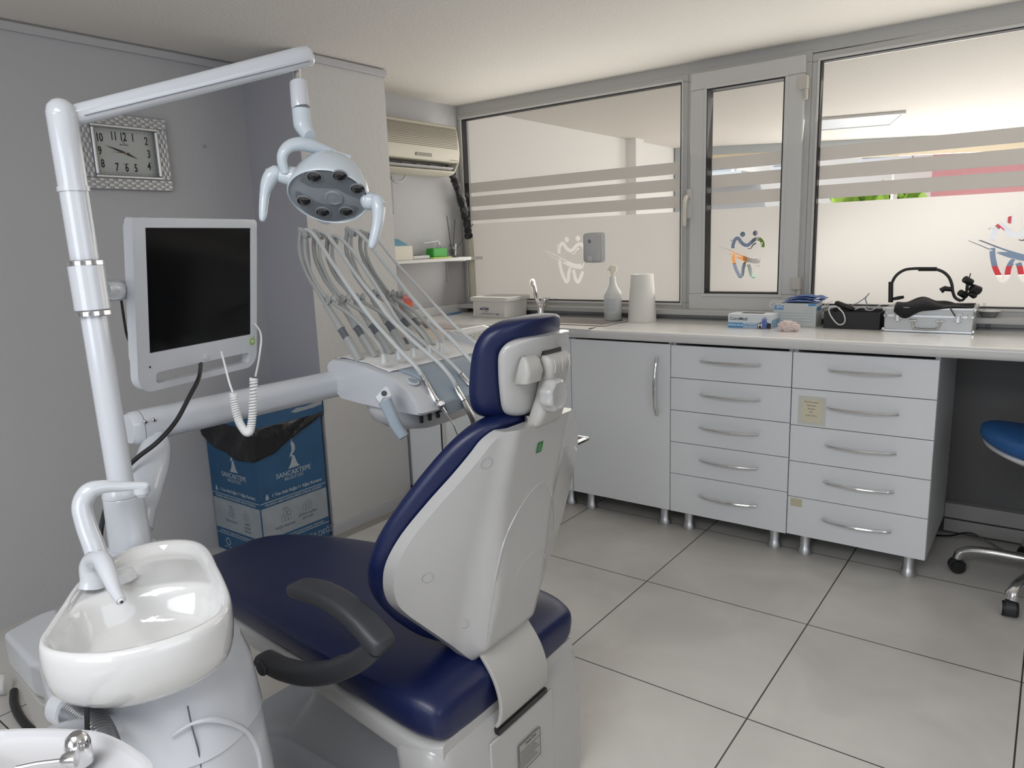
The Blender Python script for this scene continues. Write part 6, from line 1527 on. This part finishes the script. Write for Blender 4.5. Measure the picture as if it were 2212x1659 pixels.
# black cloth draped on the case
bm = NB(); g2 = []; NXc, NYc = 34, 12
for i in range(NXc+1):
    u = i/NXc; row = []
    xa = at(*zb_(1325+540*u, 300), y=ky+.10).x
    for j in range(NYc+1):
        v = j/NYc
        y = ky-.010+(.02+.19*u if False else .16)*v
        hang = max(0, (1-v*6))*(.045*math.exp(-((u-.14)/.16)**2)+.012*math.exp(-((u-.45)/.2)**2)) if v < .17 else 0
        pk = .026*math.exp(-((u-.35)/.28)**2)*math.sin(PI*min(1, v*1.05))+.010*math.sin(u*17+v*5)*v*(1-v)*2
        yy = y if v > .1 else ky-.009
        row.append(bm.verts.new((xa, yy+(.06*max(0, u-.55)*(1-v)), ZW+kh+.004+pk-hang*(1 if v < .1 else .0))))
    g2.append(row)
for i in range(NXc):
    for j in range(NYc): bm.faces.new((g2[i][j], g2[i+1][j], g2[i+1][j+1], g2[i][j+1]))
o = obj('pouch', bm, mat('black_cloth', (.012, .012, .014), .85, bump=.3, bscale=200), None, angle=80); s_ = o.modifiers.new('t', 'SOLIDIFY'); s_.thickness = .004; s_.offset = 1
tag(o, 'black cloth pouch draped over the lid of the metal case', 'pouch')
q = [at(*zb_(1680, 335), y=ky-.012), at(*zb_(1700, 370), y=ky-.013), at(*zb_(1722, 405), y=ky-.013)]
tag(obj('pouch_strap', tube(NB(), [tuple(k) for k in q], .004, 8, .5), M['black']), 'black strap end hanging before the right latch of the case', 'strap')
# clear measuring cup
p = at(2133, 712, z=ZW); k_ = (p-CAM).dot(CF)/FPX; hC = at(2133, 671, y=p.y).z-ZW
t = thing('plastic_goblet', 'clear plastic goblet right of the metal case', 'goblet', (p.x, p.y, ZW))
obj('goblet', lathe(NB(), [(.014, 0), (.014, .003), (.004, .006), (.007, hC*.12), (.013, hC*.4), (17*k_, hC*.8), (20*k_, hC-.002), (19*k_, hC-.002), (16*k_, hC*.8), (.011, hC*.4), (.0005, hC*.2)], p, seg=32), M['clear'], t)
obj('rim', lathe(NB(), [(20.5*k_, hC-.002), (22*k_, hC), (20.5*k_, hC+.002), (20*k_, hC)], p, seg=32), M['white'], t)
obj('stirrer', tube(NB(), [p+Vector((-.016, 0, hC-.01)), p+Vector((-.018, 0, hC+.03))], .005, 10), M['clear'], t)

# ================================================================ STOOL at the right edge
SC = Vector((.064, 3.09, 0))
T_ = thing('saddle_stool', 'blue seated work stool with chrome base under the worktop, right edge', 'stool', SC)
z11 = Zf(1980, 850, 3.13)
sz = at(*z11(402, 250), y=2.97).z
sr = SC.x-.01-at(*z11(402, 250), y=2.97).x
scx = SC.x; scy = 2.99
R = []
for z, s in ((-.050, .50), (-.045, .72), (-.030, .90), (-.012, .985), (0, 1.0), (.014, .985), (.022, .93), (.025, .8), (.018, .4), (.016, .02)):
    R.append([(scx+sr*s*math.cos(t)*1.0, scy+.20*s*math.sin(t), sz+z-.028*max(0, math.cos(t)+1)*(.5 if z < 0.01 else 0)+.02*math.cos(2*t)*(s if z > 0 else s*.6)-.012) for t in [2*PI*i/48 for i in range(48)]])
obj('seat', rings(NB(), R), M['stool'], T_, angle=80)
R = []
for z, s in ((-.075, .40), (-.070, .66), (-.052, .84), (-.040, .93), (-.030, .955), (-.026, .93)):
    R.append([(scx+sr*s*math.cos(t), scy+.20*s*math.sin(t), sz+z-.014*max(0, math.cos(t)+1)-.012+.02*math.cos(2*t)*s*.6) for t in [2*PI*i/48 for i in range(48)]])
obj('seat_pan', rings(NB(), R), M['pla'], T_, angle=80)
obj('column', lathe(NB(), [(.030, .10), (.030, .30), (.018, .302), (.018, sz-.06)], SC, seg=24), M['chrome'], T_)
obj('hub', lathe(NB(), [(.045, .085), (.048, .11), (.034, .135), (.030, .15)], SC, seg=28), M['chrome'], T_)
W1 = Vector((-.224, 3.105, 0))-SC; a0_ = math.atan2(W1.y, W1.x)
for k in range(5):
    a = a0_+2*PI*k/5; d = Vector((math.cos(a), math.sin(a), 0)); L_ = W1.length
    q = [SC+d*.03+Vector((0, 0, .112)), SC+d*(L_*.5)+Vector((0, 0, .112)), SC+d*(L_*.82)+Vector((0, 0, .104)), SC+d*(L_*.96)+Vector((0, 0, .088)), SC+d*L_+Vector((0, 0, .060))]
    sp = sm([tuple(p) for p in q], 5); n_ = len(sp)
    arm_ = obj('base_leg', tube(NB(), sp, [.022-.004*min(1, i/n_*1.6)+(.003 if i > n_-6 else 0) for i in range(n_)], 14, .75), M['chrome'], T_, angle=60)
    wc = SC+d*L_+Vector((0, 0, .026)); ax_ = Vector((-math.sin(a+.5), math.cos(a+.5), 0))
    w_ = obj('caster', tube(NB(), [wc-ax_*.024, wc-ax_*.020, wc-ax_*.004, wc+ax_*.004, wc+ax_*.020, wc+ax_*.024], [.023, .026, .026, .026, .026, .023], 26), M['black'], T_, angle=50)
    sub(w_, 'caster_hood', tube(NB(), [wc-ax_*.014+Vector((0, 0, .004)), wc+ax_*.014+Vector((0, 0, .004))], .0285, 24), M['dark'])
    sub(w_, 'wheel_ring', rings(NB(), [[wc-ax_*(.0243+h)+(Vector((0, 0, 1))*math.cos(t)+ax_.cross(Vector((0, 0, 1)))*math.sin(t))*r for t in [2*PI*i/24 for i in range(24)]] for r, h in ((.021, 0), (.021, .001), (.016, .001), (.016, 0))]), M['pla'])
obj('backrest', rings(NB(), [[(scx+.165+a*.3-.0, scy+b, sz+.04+z) for a, b in rrect(t_*2.2, w_, min(t_*2.2, w_)*.45, 5)] for z, w_, t_ in ((0, .10, .03), (.02, .20, .045), (.06, .26, .05), (.10, .27, .05), (.14, .22, .045), (.16, .12, .03))]), M['stool'], T_, angle=70)

# ================================================================ ASSISTANT TRAY in the near left corner
zt_ = Zf(0, 1200, 3.615)
ZT = .80
o_ = [at(*zt_(a, b), z=ZT) for a, b in ((-200, 1380), (60, 1352), (300, 1345), (560, 1352), (760, 1370), (930, 1430), (1080, 1520), (1180, 1600), (1210, 1700), (1200, 1900), (1000, 2150), (500, 2250), (0, 2200), (-300, 1900), (-320, 1500))]
o_ = [(p.x, p.y) for p in o_]; cxx = sum(p[0] for p in o_)/len(o_); cyy = sum(p[1] for p in o_)/len(o_)
oo = sm(o_, 4, True)
def sc_loop(s, z): return [(cxx+(a-cxx)*s, cyy+(b-cyy)*s, z) for a, b in oo]
t = thing('assistant_tray', 'white assistant tray with handpiece holder in the near left corner', 'tray', (cxx, cyy, ZT-.04))
obj('tray_body', rings(NB(), [sc_loop(.80, ZT-.045), sc_loop(.93, ZT-.040), sc_loop(.99, ZT-.020), sc_loop(1.0, ZT-.006), sc_loop(.985, ZT), sc_loop(.93, ZT), sc_loop(.90, ZT-.006), sc_loop(.86, ZT-.012), sc_loop(.3, ZT-.014)]), mat('tray_plastic', (.50, .50, .51), .35), t, angle=70)
obj('tray_arm', tube(NB(), sm([(cxx-.02, cyy+.03, ZT-.046), (-1.0, .30, .70), (-1.06, .44, .62)], 5), .016, 14), M['gloss'], t)
hp_ = at(*zt_(620, 1580), z=ZT+.01)
t2 = thing('saliva_ejector_valve', 'chrome suction valve lying in the near left assistant tray', 'valve', hp_)
v0, v1 = at(*zt_(640, 1660), z=ZT-.004), at(*zt_(660, 1500), z=ZT+.025)
obj('valve_body', lathe(NB(), [(.0125, -.004), (.0125, .018), (.0105, .026), (.006, .030)], at(*zt_(625, 1590), z=ZT-.002), seg=24), M['chrome'], t2)
obj('valve_neck', tube(NB(), [at(*zt_(600, 1580), z=ZT+.012), at(*zt_(530, 1590), z=ZT+.012), at(*zt_(500, 1596), z=ZT+.011)], [.009, .0075, .006], 18), M['chrome'], t2)
obj('valve_rod', tube(NB(), [at(*zt_(505, 1594), z=ZT+.011), at(*zt_(300, 1620), z=ZT+.006), at(*zt_(130, 1655), z=ZT+.002)], .0022, 8), M['chrome'], t2)
obj('valve_button', lathe(NB(), [(.0045, 0), (.0050, .004), (.0035, .008), (.0005, .009)], at(*zt_(655, 1520), z=ZT+.026), seg=16), M['chrome'], t2)
# small things low on the left
q = [at(*zt_(*k), z=.012) for k in ((110, 1060), (110, 1150), (150, 1250), (220, 1340), (300, 1400))]
tag(obj('floor_hose', tube(NB(), sm([tuple(k) for k in q], 6), .012, 10), M['black']), 'black hose curving over the floor beside the low white box', 'hose')
q = [at(*zt_(*k), z=.030) for k in ((-150, 990), (-60, 1005), (20, 1010), (66, 1005))]
q = sm([tuple(k) for k in q], 10)
tag(obj('corrugated_hose', tube(NB(), q, [.026+(.004 if i % 2 else 0) for i in range(len(q))], 18), M['white'], None, angle=25), 'end of a white corrugated hose on the floor at the left edge', 'hose')
q = at(441, 316, x=XL)
tag(obj('wall_plug', lathe(NB(), [(.006, 0), (.006, .003), (.002, .012), (.0005, .013)], (XL, q.y, q.z), (1, 0, 0), 12), M['slate']), 'small grey screw in the left wall, right of the clock', 'screw')
# socket and tap water valve details on the column wall side are outside the view
